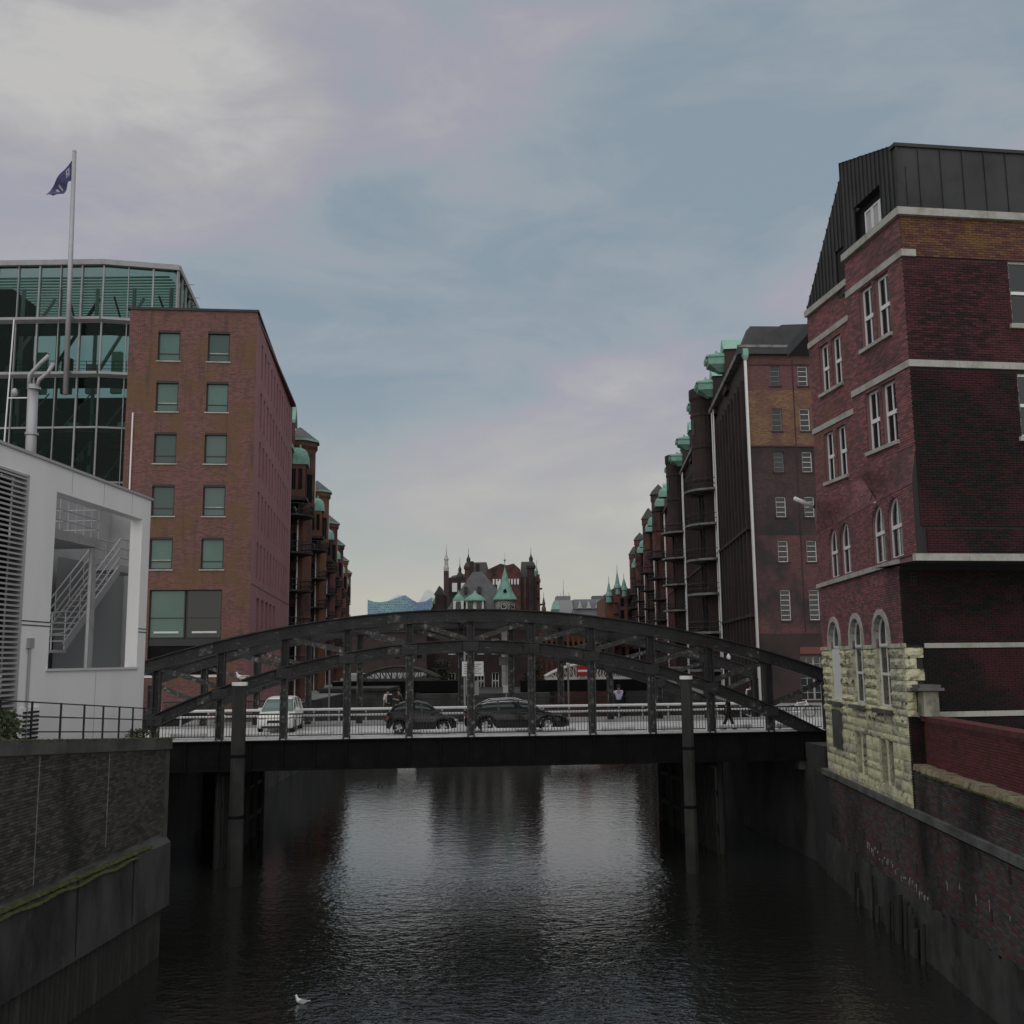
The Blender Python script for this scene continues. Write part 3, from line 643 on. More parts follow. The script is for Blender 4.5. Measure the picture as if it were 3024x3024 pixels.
# ================================================================ RIGHT CORNER BUILDING
q = CB = thing('corner_building', 'tall dark brick corner building with sandstone base and zinc attic on the right bank', 'building', tuple(RQ @ Vector((UC, 0, 4.2))))
LOW = [(c - .8, c + .8, 7.05, 10.15, 'arch') for c in (2.15, 5.4, 8.5)]
SLIT = [(4.45, 5.08, 4.62, 6.07), (5.28, 5.92, 4.62, 6.07), (7.55, 8.18, 4.62, 6.07), (8.42, 9.08, 4.62, 6.07)]
ARC = [(2.0, 3.4, 11.82, 13.75, 'arch'), (3.85, 5.25, 11.82, 13.75, 'arch'), (8.15, 9.55, 11.82, 13.75, 'arch'), (9.95, 11.35, 11.82, 13.75, 'arch')]
UN = 12.56
mb = MB(RQ)
facade(mb, 0, UC, 4.2, 9.1, [o[:2] + (7.05, 9.1) for o in LOW] + SLIT, .30, .03)
mb.build('wall_core', stone3, CB)
mb = MB(RQ); facade(mb, 0, UC, 9.1, 11.6, [(a, b, 9.1, 10.15, 'arch') for a, b, *_ in LOW], .30, .03)
for i, (a, b, *_) in enumerate(LOW): pass
facade(mb, 0, UN, 11.6, 13.9, ARC, .14, .03)
mb.quad((0, .03, 4), (0, .03, 14), (0, 9, 14), (0, 9, 4))
mb.build('wall', mortar_p, CB)
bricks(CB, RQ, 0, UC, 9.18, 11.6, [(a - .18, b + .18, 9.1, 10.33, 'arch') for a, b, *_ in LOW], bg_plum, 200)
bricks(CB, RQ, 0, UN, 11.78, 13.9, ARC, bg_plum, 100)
# rusticated sandstone blocks of the base
zc = [4.22, 4.62, 4.97, 5.24, 5.6, 6.07, 6.29, 6.6, 6.94, 7.15, 7.39, 7.69, 8.03, 8.39, 8.72, 9.04]
rnd = random.Random(21)
def rock(M, a, b, z0, z1, m, parent, depth=.12, name='stone_block', x_in=None):
    """one rock-faced block with a chiselled margin"""
    mb = MB(M); nx_ = max(2, int((b - a) / .16)); nz_ = 3; V = []; F_ = []
    a += .008; b -= .008; z0 += .008; z1 -= .008
    for i in range(nx_ + 1):
        for j in range(nz_ + 1):
            edge = i in (0, nx_) or j in (0, nz_)
            V.append((a + (b - a) * i / nx_, -.03 if edge else -(.05 + rnd.random() * depth), z0 + (z1 - z0) * j / nz_))
    for i in range(nx_):
        for j in range(nz_): k_ = i * (nz_ + 1) + j; F_.append((k_, k_ + nz_ + 1, k_ + nz_ + 2, k_ + 1))
    n0 = len(V); V += [(a, .05, z0), (b, .05, z0), (b, .05, z1), (a, .05, z1)]
    c0, c1, c2, c3 = 0, nx_ * (nz_ + 1), nx_ * (nz_ + 1) + nz_, nz_
    F_ += [(c0, n0, n0 + 1, c1)[::-1], (c1, n0 + 1, n0 + 2, c2)[::-1], (c2, n0 + 2, n0 + 3, c3)[::-1], (c3, n0 + 3, n0, c0)[::-1]]
    mb.add(V, F_); return mb.build(name, m, parent)
SF = Fr(*(RQ @ Vector((UC, 0, 0))), math.cos(R(8)), math.sin(R(8)))      # camera facing wall of the base
for j in range(len(zc) - 1):
    z0, z1 = zc[j], zc[j + 1]; zm = (z0 + z1) / 2
    wins = [(a, b) for a, b, *_ in LOW] if zm > 7.05 else [(4.45, 5.92), (7.55, 9.08)] if 4.62 < zm < 6.07 else []
    spans = op_iv([(a, b, 0, 99) for a, b in wins], zm, 0, UC)
    for a, b in spans:
        n_ = max(1, round((b - a) / rnd.uniform(.85, 1.25)))
        cuts = [a] + sorted(a + (b - a) * (k_ + rnd.uniform(-.22, .22)) / n_ for k_ in range(1, n_)) + [b]
        for k_ in range(n_):
            up_ = zm > 6.6
            rock(RQ, cuts[k_], cuts[k_ + 1], z0, z1, rnd.choice([stone, stone2, stone2, stone3] if up_ else [stone, stone, stone3]), CB, .085 if (up_ and k_ % 2 == 0 or zm > 8) else .028)
    if zm > 7.6 and j % 1 == 0:                                          # quoins returning onto the camera facing wall
        rock(SF, 0.0, .38 if j % 2 else .62, z0, z1, stone2, CB, .09, 'quoin')
    elif zm > 6.9: rock(SF, 0.0, .3, z0, z1, stone, CB, .03, 'quoin')
for a, b, c, d in ((5.08, 5.28, 4.62, 6.07), (8.18, 8.42, 4.62, 6.07)):
    MB(RQ).lathe([(.10, c), (.085, c + .1), (.085, d - .12), (.11, d - .04), (.11, d)], ((a + b) / 2, .08), 14).build('slit_column', stone, CB, True)
for a, b, c, d in SLIT:
    B(a, b, .28, .3, c, d, M=RQ).build('slit_glazing', glass_d, CB)
# band stones
def band(M, a, b, z0, z1, y0, step, m=offwhite, name='band_stone'):
    x_ = a
    while x_ < b - .05:
        x2 = min(b, x_ + step); B(x_ + .004, x2 - .004, y0, .05, z0, z1, M=M).build(name, m, CB); x_ = x2
band(RQ, -.02, 1.17, 9.04, 9.17, -.09, .8, stone3); band(RQ, 3.13, 4.42, 9.04, 9.17, -.09, 1.3, stone3); band(RQ, 6.38, 7.52, 9.04, 9.17, -.09, 1.2, stone3); band(RQ, 9.48, UC + .09, 9.04, 9.17, -.09, 1.4, stone3)
band(RQ, -.05, UC + .1, 11.6, 11.76, -.13, 1.12)
# arch surrounds, sills and windows of the base
for c, blind in ((2.15, True), (5.4, False), (8.5, False)):
    for i in range(9):
        a, b = math.pi * i / 9, math.pi * (i + 1) / 9
        po = [(c - rr * math.cos(an), -.07, 9.35 + rr * math.sin(an)) for rr, an in ((.99, a + .004), (.99, b - .004), (.8, b - .004), (.8, a + .004))]
        MB(RQ).prism(po, (0, .25, 0)).build('arch_stone', offwhite, CB)
    for s_ in (-1, 1): B(c + s_ * .895 - .095, c + s_ * .895 + .095, -.07, .18, 9.04, 9.35, M=RQ).build('arch_stone', offwhite, CB)
    o = window(CB, RQ @ T(c - .8, .12, 7.1), 1.6, 3.05, .1, (.5,), ((.36, .09), (.665, .14)), arch=True, name='window')
    if blind:
        B(c - .78, c + .78, .05, .11, 7.12, 9.1, M=RQ).build('shutter_panel', whiteframe, CB, label='pale panel closing the lower part of the arched window')
    B(c - .92, c + .86, -.22, .2, 6.93, 7.06, M=RQ).build('window_sill', copingst, CB)
B(1.55, 2.75, -.14, .06, 5.3, 6.75, M=RQ).build('wall_cabinet', concrete, CB, label='dark stone panel under the blind arched window')
for a, b, c, d, _ in ARC:
    window(CB, RQ @ T(a, .10, c), b - a, d - c, .085, (.5,), ((.52, .12),), arch=True)
# attic storeys: two oversailing bays set like saw teeth
D1 = (.132, -1.0)
FA, FB = (11.58, 33.80), (12.085, 30.05); GA, GBp = (11.94, 39.60), (12.60, 34.62)
M1 = Fr(FA[0], FA[1], 0, FB[0] - FA[0], FB[1] - FA[1]); W1 = math.hypot(FB[0] - FA[0], FB[1] - FA[1])
M2 = Fr(GA[0], GA[1], 0, GBp[0] - GA[0], GBp[1] - GA[1]); W2 = math.hypot(GBp[0] - GA[0], GBp[1] - GA[1])
OP1 = [(.90, 1.78, 18.85, 20.88), (1.95, 2.85, 18.85, 20.88), (.90, 1.78, 15.38, 17.36), (1.95, 2.85, 15.38, 17.36)]
OP2 = [(.92, 1.72, 18.85, 20.75), (1.98, 2.78, 18.85, 20.75), (.92, 1.72, 15.38, 17.3), (1.98, 2.78, 15.38, 17.3)]
for M_, W_, OP in ((M1, W1, OP1), (M2, W2, OP2)):
    mb = MB(M_); facade(mb, 0, W_, 15.0, 22.3, OP, .16, .03); mb.build('wall', mortar_p, CB)
    bricks(CB, M_, 0, W_, 15.04, 22.28, OP, bg_plum, 0)
    for i, (a, b, c, d) in enumerate(OP):
        window(CB, M_ @ T(a, .13, c), b - a, d - c, .085, (.5,), ((.5, .13),))
    for zb in (18.72, 15.26):
        B(OP[0][0] - .08, OP[1][1] + .08, -.11, .1, zb, zb + .12, M=M_).build('window_sill', offwhite, CB)
    band(M_, 0, W_, 22.26, 22.5, -.14, 1.3); band(M_, 0, W_ + (.0 if M_ is M2 else 0), 20.95, 21.17, -.06, 1.25); band(M_, 0, W_, 17.45, 17.66, -.06, 1.3)
# link wall between the bays and the corbelled transition under them
def wpt(x_, y_, z_): return (x_, y_, z_)
mb = MB()
mb.quad((FA[0], FA[1], 15), (FA[0], FA[1], 22.4), (GBp[0], GBp[1], 22.4), (GBp[0], GBp[1], 15)); mb.build('link_wall', bm_sawt, CB); mb = MB()
def basep(Y): return 12.76 + .066 * (Y - 42.8)
for (xa, ya), (xb, yb) in (((GA[0], GA[1]), GBp), (FA, FB)):
    n_, m_ = 14, 10; V = []; F_ = []
    for i in range(n_ + 1):
        f_ = i / n_; e_ = f_ * f_ * (3 - 2 * f_)
        for j in range(m_ + 1):
            g_ = j / m_; xt, yt = xa + (xb - xa) * g_, ya + (yb - ya) * g_
            V.append((basep(yt) * (1 - e_) + xt * e_, yt, 13.88 + 1.16 * f_))
    for i in range(n_):
        for j in range(m_): k_ = i * (m_ + 1) + j; F_.append((k_, k_ + 1, k_ + m_ + 2, k_ + m_ + 1))
    MB().add(V, F_).build('corbel_wall', bm_sawt, CB, True)
mb.quad((basep(33.8), 33.8, 13.9), (basep(34.62), 34.62, 13.9), (GBp[0], GBp[1], 15.02), (FA[0], FA[1], 15.02))
mb.build('corbel_wall', bm_sawt, CB); mb = MB(); mb.quad((basep(42.6), 42.6, 13.9), (basep(39.6), 39.6, 13.9), (GA[0], GA[1], 15.02), (basep(42.6) - .05, 42.6, 14.6)); mb.build('corbel_wall', bm_sawt, CB); mb = MB()
mb.quad((GA[0], GA[1], 15), (GA[0], GA[1], 22.4), (GA[0] + 6, GA[1] + 1.5, 22.4), (GA[0] + 6, GA[1] + 1.5, 15))
mb.build('corbel_wall', bm_sawt, CB)
mb = MB(); mb.quad((basep(30.05), 30.06, 11.6), (12.12, 30.06, 11.6), (12.12, 30.06, 13.9), (basep(30.05), 30.06, 13.9)); mb.add([(basep(30.05), 30.06, 13.9), (12.12, 30.06, 13.9), (12.085, 30.06, 15.02)], [(0, 1, 2)])
mb.build('corner_closure', mortar_k, CB)
# camera facing wall: lower (set back) and upper part
LW = Fr(*(RQ @ Vector((UC, 0, 0))), math.cos(R(8)), math.sin(R(8)))
UW = Fr(FB[0], FB[1], 0, math.cos(R(8)), math.sin(R(8)))
mb = MB(LW); mb.quad((0, .03, 4), (14, .03, 4), (14, .03, 11.6), (0, .03, 11.6)); mb.build('wall', mortar_k, CB)
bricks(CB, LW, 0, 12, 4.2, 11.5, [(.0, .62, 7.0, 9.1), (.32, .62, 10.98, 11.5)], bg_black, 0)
UOP = [(3.5, 5.0, 18.9, 21.0), (3.5, 5.0, 15.35, 17.36), (3.5, 5.0, 12.6, 14.4)]
mb = MB(UW); facade(mb, 0, 14, 11.6, 22.3, UOP, .16, .03); mb.quad((0, .03, 11.6), (14, .03, 11.6), (14, 3, 11.6), (0, 3, 11.6))
mb.build('wall', mortar_k, CB)
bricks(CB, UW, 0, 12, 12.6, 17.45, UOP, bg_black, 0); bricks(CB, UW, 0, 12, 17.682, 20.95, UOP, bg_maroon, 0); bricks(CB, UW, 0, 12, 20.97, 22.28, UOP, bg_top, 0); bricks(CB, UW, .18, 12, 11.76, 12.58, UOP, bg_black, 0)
for a, b, c, d in UOP:
    window(CB, UW @ T(a, .13, c), b - a, d - c, .09, (), ((.5, .1),)); B(a - .12, b + .1, -.1, .1, c - .14, c, M=UW).build('window_sill', offwhite, CB)
band(UW, -.14, 12, 22.26, 22.5, -.14, 1.5); band(UW, -.06, .42, 20.95, 21.17, -.06, .5); band(UW, -.06, 12, 17.45, 17.66, -.06, 1.65); band(UW, -.30, 12, 11.55, 11.76, -.13, 1.7)
band(LW, .66, 12, 9.02, 9.17, -.07, 1.8); band(LW, .3, 12, 6.92, 7.08, -.07, 2.2)
for i in range(3):
    for j in range(4): B(.34 + i * .1, .40 + i * .1, -.012, .02, 11.02 + j * .115, 11.09 + j * .115, M=LW).build('vent_hole', black, CB)
# zinc attic, standing seam panels
def attic(M, W_, top, z0, ops=(), y=0., step=.48, par=CB):
    x_ = 0.
    while x_ < W_ - .02:
        x2 = min(W_, x_ + step)
        segs = op_iv([(o[2], o[3], o[0] - .001, o[1] + .001) for o in ops if o[0] < (x_ + x2) / 2 < o[1]], (x_ + x2) / 2, z0, 99) if ops else [(z0, 99)]
        for a, b in segs:
            mb = MB(M); e0, e1 = min(b, top(x_)), min(b, top(x2))
            if min(e0, e1) <= a + .02: continue
            mb.prism([(x_, y, a), (x2, y, a), (x2, y, e1), (x_, y, e0)], (0, .05, 0)); o_ = mb.build('zinc_panel', zinc, par)
            MB(M).prism([(x_, y - .035, a), (x_ + .018, y - .035, a), (x_ + .018, y - .035, e0), (x_, y - .035, e0)], (0, .04, 0)).build('seam', zinc, o_)
        x_ = x2
DORM = (.88, 2.76, 22.52, 23.85)
attic(M1, W1, lambda x_: 25.9 - (25.9 - 24.62) * x_ / W1, 22.5, [DORM], .02, .27)
attic(M2, W2, lambda x_: 22.75 + (26.6 - 22.75) * min(1, x_ / 3.45), 22.5, [(2.7, 3.6, 22.6, 23.9)], .02, .30)
attic(UW, 12.0, lambda x_: 24.62, 22.5, (), .02, .74)
mb = MB()
mb.box(12.3, 24, 31.0, 44, 22.0, 22.45); mb.build('roof_deck', zinc, CB)
MB(UW).box(-.05, 12, -.04, .3, 24.55, 24.66).build('roof_edge', zinc, CB)
MB(UW).quad((0, .05, 24.6), (12, .05, 24.6), (12, 4, 25.9), (0, 3.8, 25.9)).build('roof_plane', zinc, CB)
mb = MB(M1); mb.quad((0, .3, 22.4), (W1, .3, 22.4), (W1, .3, 23.9), (0, .3, 23.9)); mb.quad((DORM[0], .05, DORM[3]), (DORM[1], .05, DORM[3]), (DORM[1], .32, DORM[3]), (DORM[0], .32, DORM[3])); mb.build('dormer_recess', reveal_m, CB)
for i in range(3): window(CB, M1 @ T(1.22 + i * .5, .2, 22.55), .48, .98, .06, (), (), gmat=louvrem)
MB(M2).box(2.6, 3.9, .09, .14, 22.4, 24.2).build('dormer_recess', reveal_m, CB)
# strip lamp on the far corner
q = thing('wall_lamp', 'white tubular wall lamp sticking out from the far corner of the brick building', 'lamp', (12.5, 42.3, 15))
MB().tube([(12.55, 42.3, 15.0), (11.75, 42.1, 15.32)], .085, 10).build('lamp_tube', white, q, True); MB().bar((12.8, 42.3, 14.95), (12.5, 42.3, 15.02), .06, .12).build('bracket', ironrail, q)
# ================================================================ ARCH BRIDGE
BR = Fr(-18.0, 44.27, 0, 32.2, 3.0); BL = 32.34; NP = 12; PL = BL / NP; DZ = 5.45
bridge = thing('arch_bridge', 'riveted dark steel arch bridge crossing the canal with cars on it', 'bridge', (-18, 44.3, 4))
par = lambda x_: 1 - ((x_ - BL / 2) / (BL / 2)) ** 2
zu = lambda x_: 8.2 + 2.85 * par(x_)
zl = lambda x_: 5.35 + 4.34 * par(x_)
def sweep(mb, path, prof):
    n = len(prof); V = []; F_ = []
    for i, p_ in enumerate(path):
        a = Vector(path[max(i - 1, 0)]); b = Vector(path[min(i + 1, len(path) - 1)]); d = (b - a).normalized(); nrm = Vector((-d.z, 0, d.x))
        for (py, pz) in prof: v = Vector(p_) + Vector((0, py, 0)) + nrm * pz; V.append(tuple(v))
    for i in range(len(path) - 1):
        for k_ in range(n): k2 = (k_ + 1) % n; F_.append((i * n + k_, i * n + k2, (i + 1) * n + k2, (i + 1) * n + k_))
    F_ += [tuple(range(n)), tuple(range((len(path) - 1) * n, len(path) * n))[::-1]]
    mb.add(V, F_)
def Iprof(w, h, tf=.055, tw=.24): return [(-w / 2, 0), (w / 2, 0), (w / 2, -tf), (tw / 2, -tf - .01), (tw / 2, -h + tf + .01), (w / 2, -h + tf), (w / 2, -h), (-w / 2, -h), (-w / 2, -h + tf), (-tw / 2, -h + tf + .01), (-tw / 2, -tf - .01), (-w / 2, -tf)]
HU, HL = .56, .52
rivm = MB().lathe([(.022, 0), (.016, .012), (.001, .017)], (0, 0), 6)
for y_ in (0., 10.0):
    for zf, h_, nm in ((zu, HU, 'upper_chord'), (zl, HL, 'lower_chord')):
        for i in range(NP):
            path = [(i * PL + PL * k_ / 4, y_, zf(i * PL + PL * k_ / 4)) for k_ in range(5)]
            mb = MB(BR); sweep(mb, path, Iprof(.46, h_, .05, .2)); mb.build(nm, steel, bridge)
    for i in range(NP + 1):
        x_ = i * PL; zt = zu(x_) - HU + .02; zb = zl(x_)
        if zt - zb > .1:
            mb = MB(BR).box(x_ - .17, x_ - .11, y_ - .16, y_ + .16, zb - .02, zt); mb.box(x_ + .11, x_ + .17, y_ - .16, y_ + .16, zb - .02, zt); mb.box(x_ - .11, x_ + .11, y_ - .02, y_ + .02, zb, zt)
            mb.build('post', steel, bridge)
        zh = zl(x_) - HL + .02
        mb = MB(BR).box(x_ - .16, x_ - .10, y_ - .2, y_ + .14, 4.3, zh); mb.box(x_ + .10, x_ + .16, y_ - .2, y_ + .14, 4.3, zh); mb.box(x_ - .10, x_ + .10, y_ - .05, y_ - .01, 4.3, zh)
        if zh > 5.6: mb.build('hanger', steel_flake if i not in (0, NP) else steel, bridge)
        # gusset plate
        if 0 < i < NP: B(x_ - .34, x_ + .34, y_ - .245, y_ - .235, zl(x_) - .50, zl(x_) - .08, M=BR).build('gusset_plate', steel, bridge)
    for i in range(NP):
        xa, xb = i * PL, (i + 1) * PL
        if i < NP // 2: p_, q_ = (xa + .15, y_, zu(xa) - HU + .05), (xb - .15, y_, zl(xb) + .02)
        else: p_, q_ = (xb - .15, y_, zu(xb) - HU + .05), (xa + .15, y_, zl(xa) + .02)
        mb = MB(BR)
        for yy in (-.1, .1): mb.bar((p_[0], y_ + yy, p_[2]), (q_[0], y_ + yy, q_[2]), .03, .20)
        n_ = 9
        for k_ in range(n_):
            f_ = (k_ + .5) / n_; c_ = Vector(p_).lerp(Vector(q_), f_); mb.box(c_.x - .06, c_.x + .06, y_ - .085, y_ + .085, c_.z - .012, c_.z + .012)
        mb.build('diagonal', steel_flake, bridge)
    # rivet rows and splice plates on the chords
    mb = MB(BR)
    for zf, h_ in ((zu, HU), (zl, HL)):
        for i in range(NP * 2):
            x_ = (i + .5) * PL / 2; dzx = (zf(x_ + .2) - zf(x_ - .2)) / .4
            MB(BR).prism([(x_ - .28, y_ - .112, zf(x_) - .28 * dzx - h_ + .08), (x_ + .28, y_ - .112, zf(x_) + .28 * dzx - h_ + .08), (x_ + .28, y_ - .112, zf(x_) + .28 * dzx - .08), (x_ - .28, y_ - .112, zf(x_) - .28 * dzx - .08)], (0, .012, 0)).build('splice_plate', steel if i % 3 else steel_flake, bridge) if i % 2 else None
        k_ = 0.1
        while k_ < BL:
            for dz in (.085, h_ / 2, h_ - .085):
                z_ = zf(k_) - dz; r_ = .02
                mb.add([(k_ - r_, y_ - .10, z_ - r_), (k_ + r_, y_ - .10, z_ - r_), (k_ + r_, y_ - .10, z_ + r_), (k_ - r_, y_ - .10, z_ + r_), (k_, y_ - .135, z_)], [(0, 1, 4), (1, 2, 4), (2, 3, 4), (3, 0, 4)])
            k_ += .16
    mb.build('rivets', steel_flake, bridge, kind='stuff')
# wind bracing between the two trusses
for i in range(3, NP - 2):
    x_ = i * PL; MB(BR).box(x_ - .09, x_ + .09, .24, 9.76, zu(x_) - .45, zu(x_) - .2).build('wind_strut', steel, bridge)
for i in range(3, NP - 3):
    xa, xb = i * PL, (i + 1) * PL; s_ = i % 2
    MB(BR).bar((xa, .25 if s_ else 9.75, zu(xa) - .32), (xb, 9.75 if s_ else .25, zu(xb) - .32), .12, .10).build('wind_brace', steel, bridge)
# deck
for y_ in (-.24, 10.1):
    B(-.6, BL + .6, y_, y_ + .14, 4.28, DZ - .02, M=BR).build('edge_girder', steel_d, bridge); B(-.6, BL + .6, y_ - .12, y_ + .26, 4.22, 4.28, M=BR).build('girder_flange', steel_d, bridge)
    B(-.6, BL + .6, y_ - .1, y_ + .14, DZ - .02, DZ + .03, M=BR).build('girder_flange', steel_d, bridge)
for i in range(NP * 2 + 1):
    x_ = i * PL / 2; B(x_ - .04, x_ + .04, -.32, -.24, 4.3, DZ - .04, M=BR).build('girder_stiffener', steel_d, bridge)
    if i % 2 == 0: B(x_ - .12, x_ + .12, -.08, 12.6, 4.4, 5.05, M=BR).build('cross_beam', steel_d, bridge)
B(-.6, BL + .6, -.09, 12.75, 5.06, 5.36, M=BR).build('deck_slab', steel_d, bridge)
B(-.6, BL + .6, .95, 9.2, 5.365, DZ, M=BR).build('roadway', asphalt, bridge)
B(-.6, BL + .6, -.08, .93, 5.365, DZ + .08, M=BR).build('kerb', whiterail, bridge)
B(-.6, BL + .6, 9.22, 12.7, 5.365, DZ + .10, M=BR).build('footpath', pave, bridge)
# near railing: rails, pickets, pale wheel guard tubes
def railing(par_, M, xa, xb, y_, z_, h_, sp, m, r_=.011):
    mb = MB(M); x_ = xa + sp / 2
    while x_ < xb: mb.box(x_ - r_, x_ + r_, y_ - r_, y_ + r_, z_ + .08, z_ + h_); x_ += sp
    mb.build('pickets', m, par_, kind='stuff')
for i in range(NP):
    xa, xb = i * PL + .16, (i + 1) * PL - .16
    railing(bridge, BR, xa, xb, .36, DZ + .08, 1.0, .135, ironrail)
    for dz, w_ in ((1.02, .03), (.86, .016), (.1, .02)): B(xa, xb, .36 - w_, .36 + w_, DZ + .08 + dz - w_, DZ + .08 + dz + w_, M=BR).build('rail', ironrail, bridge)
    MB(BR).tube([(xa + .35, .62, DZ + .26), (xb - .5, .62, DZ + .26)], .075, 8).build('wheel_guard', white, bridge, True)
    for xx in (xa + .5, xb - .65): B(xx - .05, xx + .05, .57, .67, DZ + .08, DZ + .22, M=BR).build('guard_foot', whiterail, bridge)
    # guard rail on the far side of the road
    for dz in (.52, .8): MB(BR).prism([(xa - .16, 9.42, DZ + dz), (xa - .16, 9.36, DZ + dz + .07), (xa - .16, 9.42, DZ + dz + .14)], (PL, 0, 0)).build('guard_rail', whiterail, bridge)
    for xx in (xa + .2, xa + 1.5): B(xx - .04, xx + .04, 9.44, 9.52, DZ + .1, DZ + .94, M=BR).build('guard_post', galv, bridge)
    railing(bridge, BR, xa - .16, xb + .16, 12.6, DZ + .1, 1.12, .13, ironrail, .010)
    B(xa - .16, xb + .16, 12.57, 12.63, DZ + 1.2, DZ + 1.26, M=BR).build('rail', ironrail, bridge)
# abutments
q = thing('bridge_abutment', 'dark masonry abutment under the left end of the arch bridge', 'abutment', (-17, 46, 0))
MB(BR).box(-3, 2.2, -.1, 13, -1, 5.0).build('masonry', slime, q); B(2.0, 2.5, -.15, 13, 3.8, 4.2, M=BR).build('bearing_shelf', concrete, q)
q = thing('bridge_abutment', 'dark masonry abutment under the right end of the arch bridge', 'abutment', (14, 47, 0))
MB(BR).box(BL - 1.2, BL + 3, -2.4, 13, -1, 5.0).build('masonry', slime, q); B(BL - 1.5, BL - 1.0, -.15, 13, 3.8, 4.2, M=BR).build('bearing_shelf', concrete, q)
def fender(label, x0, sgn):
    q = thing('timber_fender', label, 'fender', tuple(BR @ Vector((x0, 3, 0))))
    for k_ in range(6): MB(BR).tube([(x0 + sgn * k_ * .08, 1.2 + k_ * 2.0, -1), (x0 + sgn * k_ * .08, 1.2 + k_ * 2.0, 4.2)], .16, 10).build('fender_post', timber, q)
    for z_ in (1.1, 2.6, 3.9): MB(BR).bar((x0, 1.0, z_), (x0 + sgn * .4, 11.5, z_), .14, .2).build('waling', timber, q)
    MB(BR).bar((x0, 1.2, .6), (x0 + sgn * .25, 7, 3.8), .1, .16).build('brace', concrete, q)
    for k_ in range(24): B(x0 + sgn * .2 - .03, x0 + sgn * .2 + .03, 1.3 + k_ * .42, 1.6 + k_ * .42, .0, 3.8, M=BR).build('fender_plank', timber, q)
fender('row of black timber fender posts beneath the left part of the bridge', 5.2, 1)
fender('row of black timber fender posts beneath the right part of the bridge', 27.6, -1)
# mooring piles
def pile(x_, y_, z_, r_, label):
    q = thing('mooring_pile', label, 'pile', (x_, y_, 0), group='mooring piles before the bridge')
    mb = MB(); n_ = 8
    mb.lathe([(r_ * 1.12, -2), (r_ * 1.08, 2), (r_, 3.2), (r_ * .98, z_ - .12)], (x_, y_), n_, R(22.5), 2 * math.pi + R(22.5)); mb.build('shaft', pilem, q)
    MB().lathe([(.001, z_), (r_ * 1.1, z_), (r_ * 1.1, z_ - .14), (r_ * .9, z_ - .16)], (x_, y_), n_, R(22.5), 2 * math.pi + R(22.5)).build('cap', white, q)
    for z2 in (2.6, 5.0): MB().lathe([(r_ * 1.09, z2), (r_ * 1.13, z2 + .03), (r_ * 1.13, z2 + .09), (r_ * 1.06, z2 + .12)], (x_, y_), n_, R(22.5), 2 * math.pi + R(22.5)).build('band', steel_d, q)
pilem = mat('weathered_pile', (.042, .041, .038), .8, st=((.02, .02, .019), 1.3, .45, .7, (1, 1, .15)), st2=((.012, .012, .011), .35, .42, .62), bp=(9, .4, .03, (1, 1, .15)))
pile(-11.22, 42.5, 8.0, .29, 'tall weathered mooring pile on the left with a gull on its white cap')
pile(7.3, 44.0, 8.04, .25, 'tall weathered mooring pile in front of the right half of the bridge')
# rings hanging under the bridge
for px_, ln, lab in ((12.25, .62, 'small iron ring hanging on a long rod under the bridge, left of centre'), (21.0, .34, 'small iron ring hanging on a short rod under the bridge, right of centre')):
    q = thing('hanging_ring', lab, 'ring', tuple(BR @ Vector((px_, -.3, 4.2 - ln))))
    MB(BR).tube([(px_, -.3, 4.25), (px_, -.3, 4.2 - ln)], .012, 6).build('rod', ironrail, q)
    mb = MB(BR); mb.tube([(px_ + .09 * math.cos(a * .5236), -.3, 4.2 - ln - .09 + .09 * math.sin(a * .5236)) for a in range(13)], .028, 8, False); mb.build('ring', ironrail, q, True)

# ================================================================ GULLS
def skin(name, verts, edges, radii, m, parent, sub=2, root=0):
    me = bpy.data.meshes.new(name); w = WM[parent.name].inverted()
    me.from_pydata([tuple(w @ Vector(v)) for v in verts], edges, []); me.update()
    o = bpy.data.objects.new(name, me); COL.objects.link(o); o.parent = parent; WM[o.name] = WM[parent.name]
    o.modifiers.new('skin', 'SKIN'); s_ = o.modifiers.new('sub', 'SUBSURF'); s_.levels = sub; s_.render_levels = sub
    lay = me.skin_vertices[0].data
    for i, r_ in enumerate(radii): lay[i].radius = (r_, r_) if not isinstance(r_, tuple) else r_; lay[i].use_root = (i == root)
    me.materials.append(m); return o
gullw = mat('gull_white', (.75, .75, .74), .8); gullg = mat('gull_grey', (.32, .33, .35), .8); bill = mat('bill_yellow', (.5, .35, .06), .5); dk = mat('near_black', (.012, .012, .013), .5)
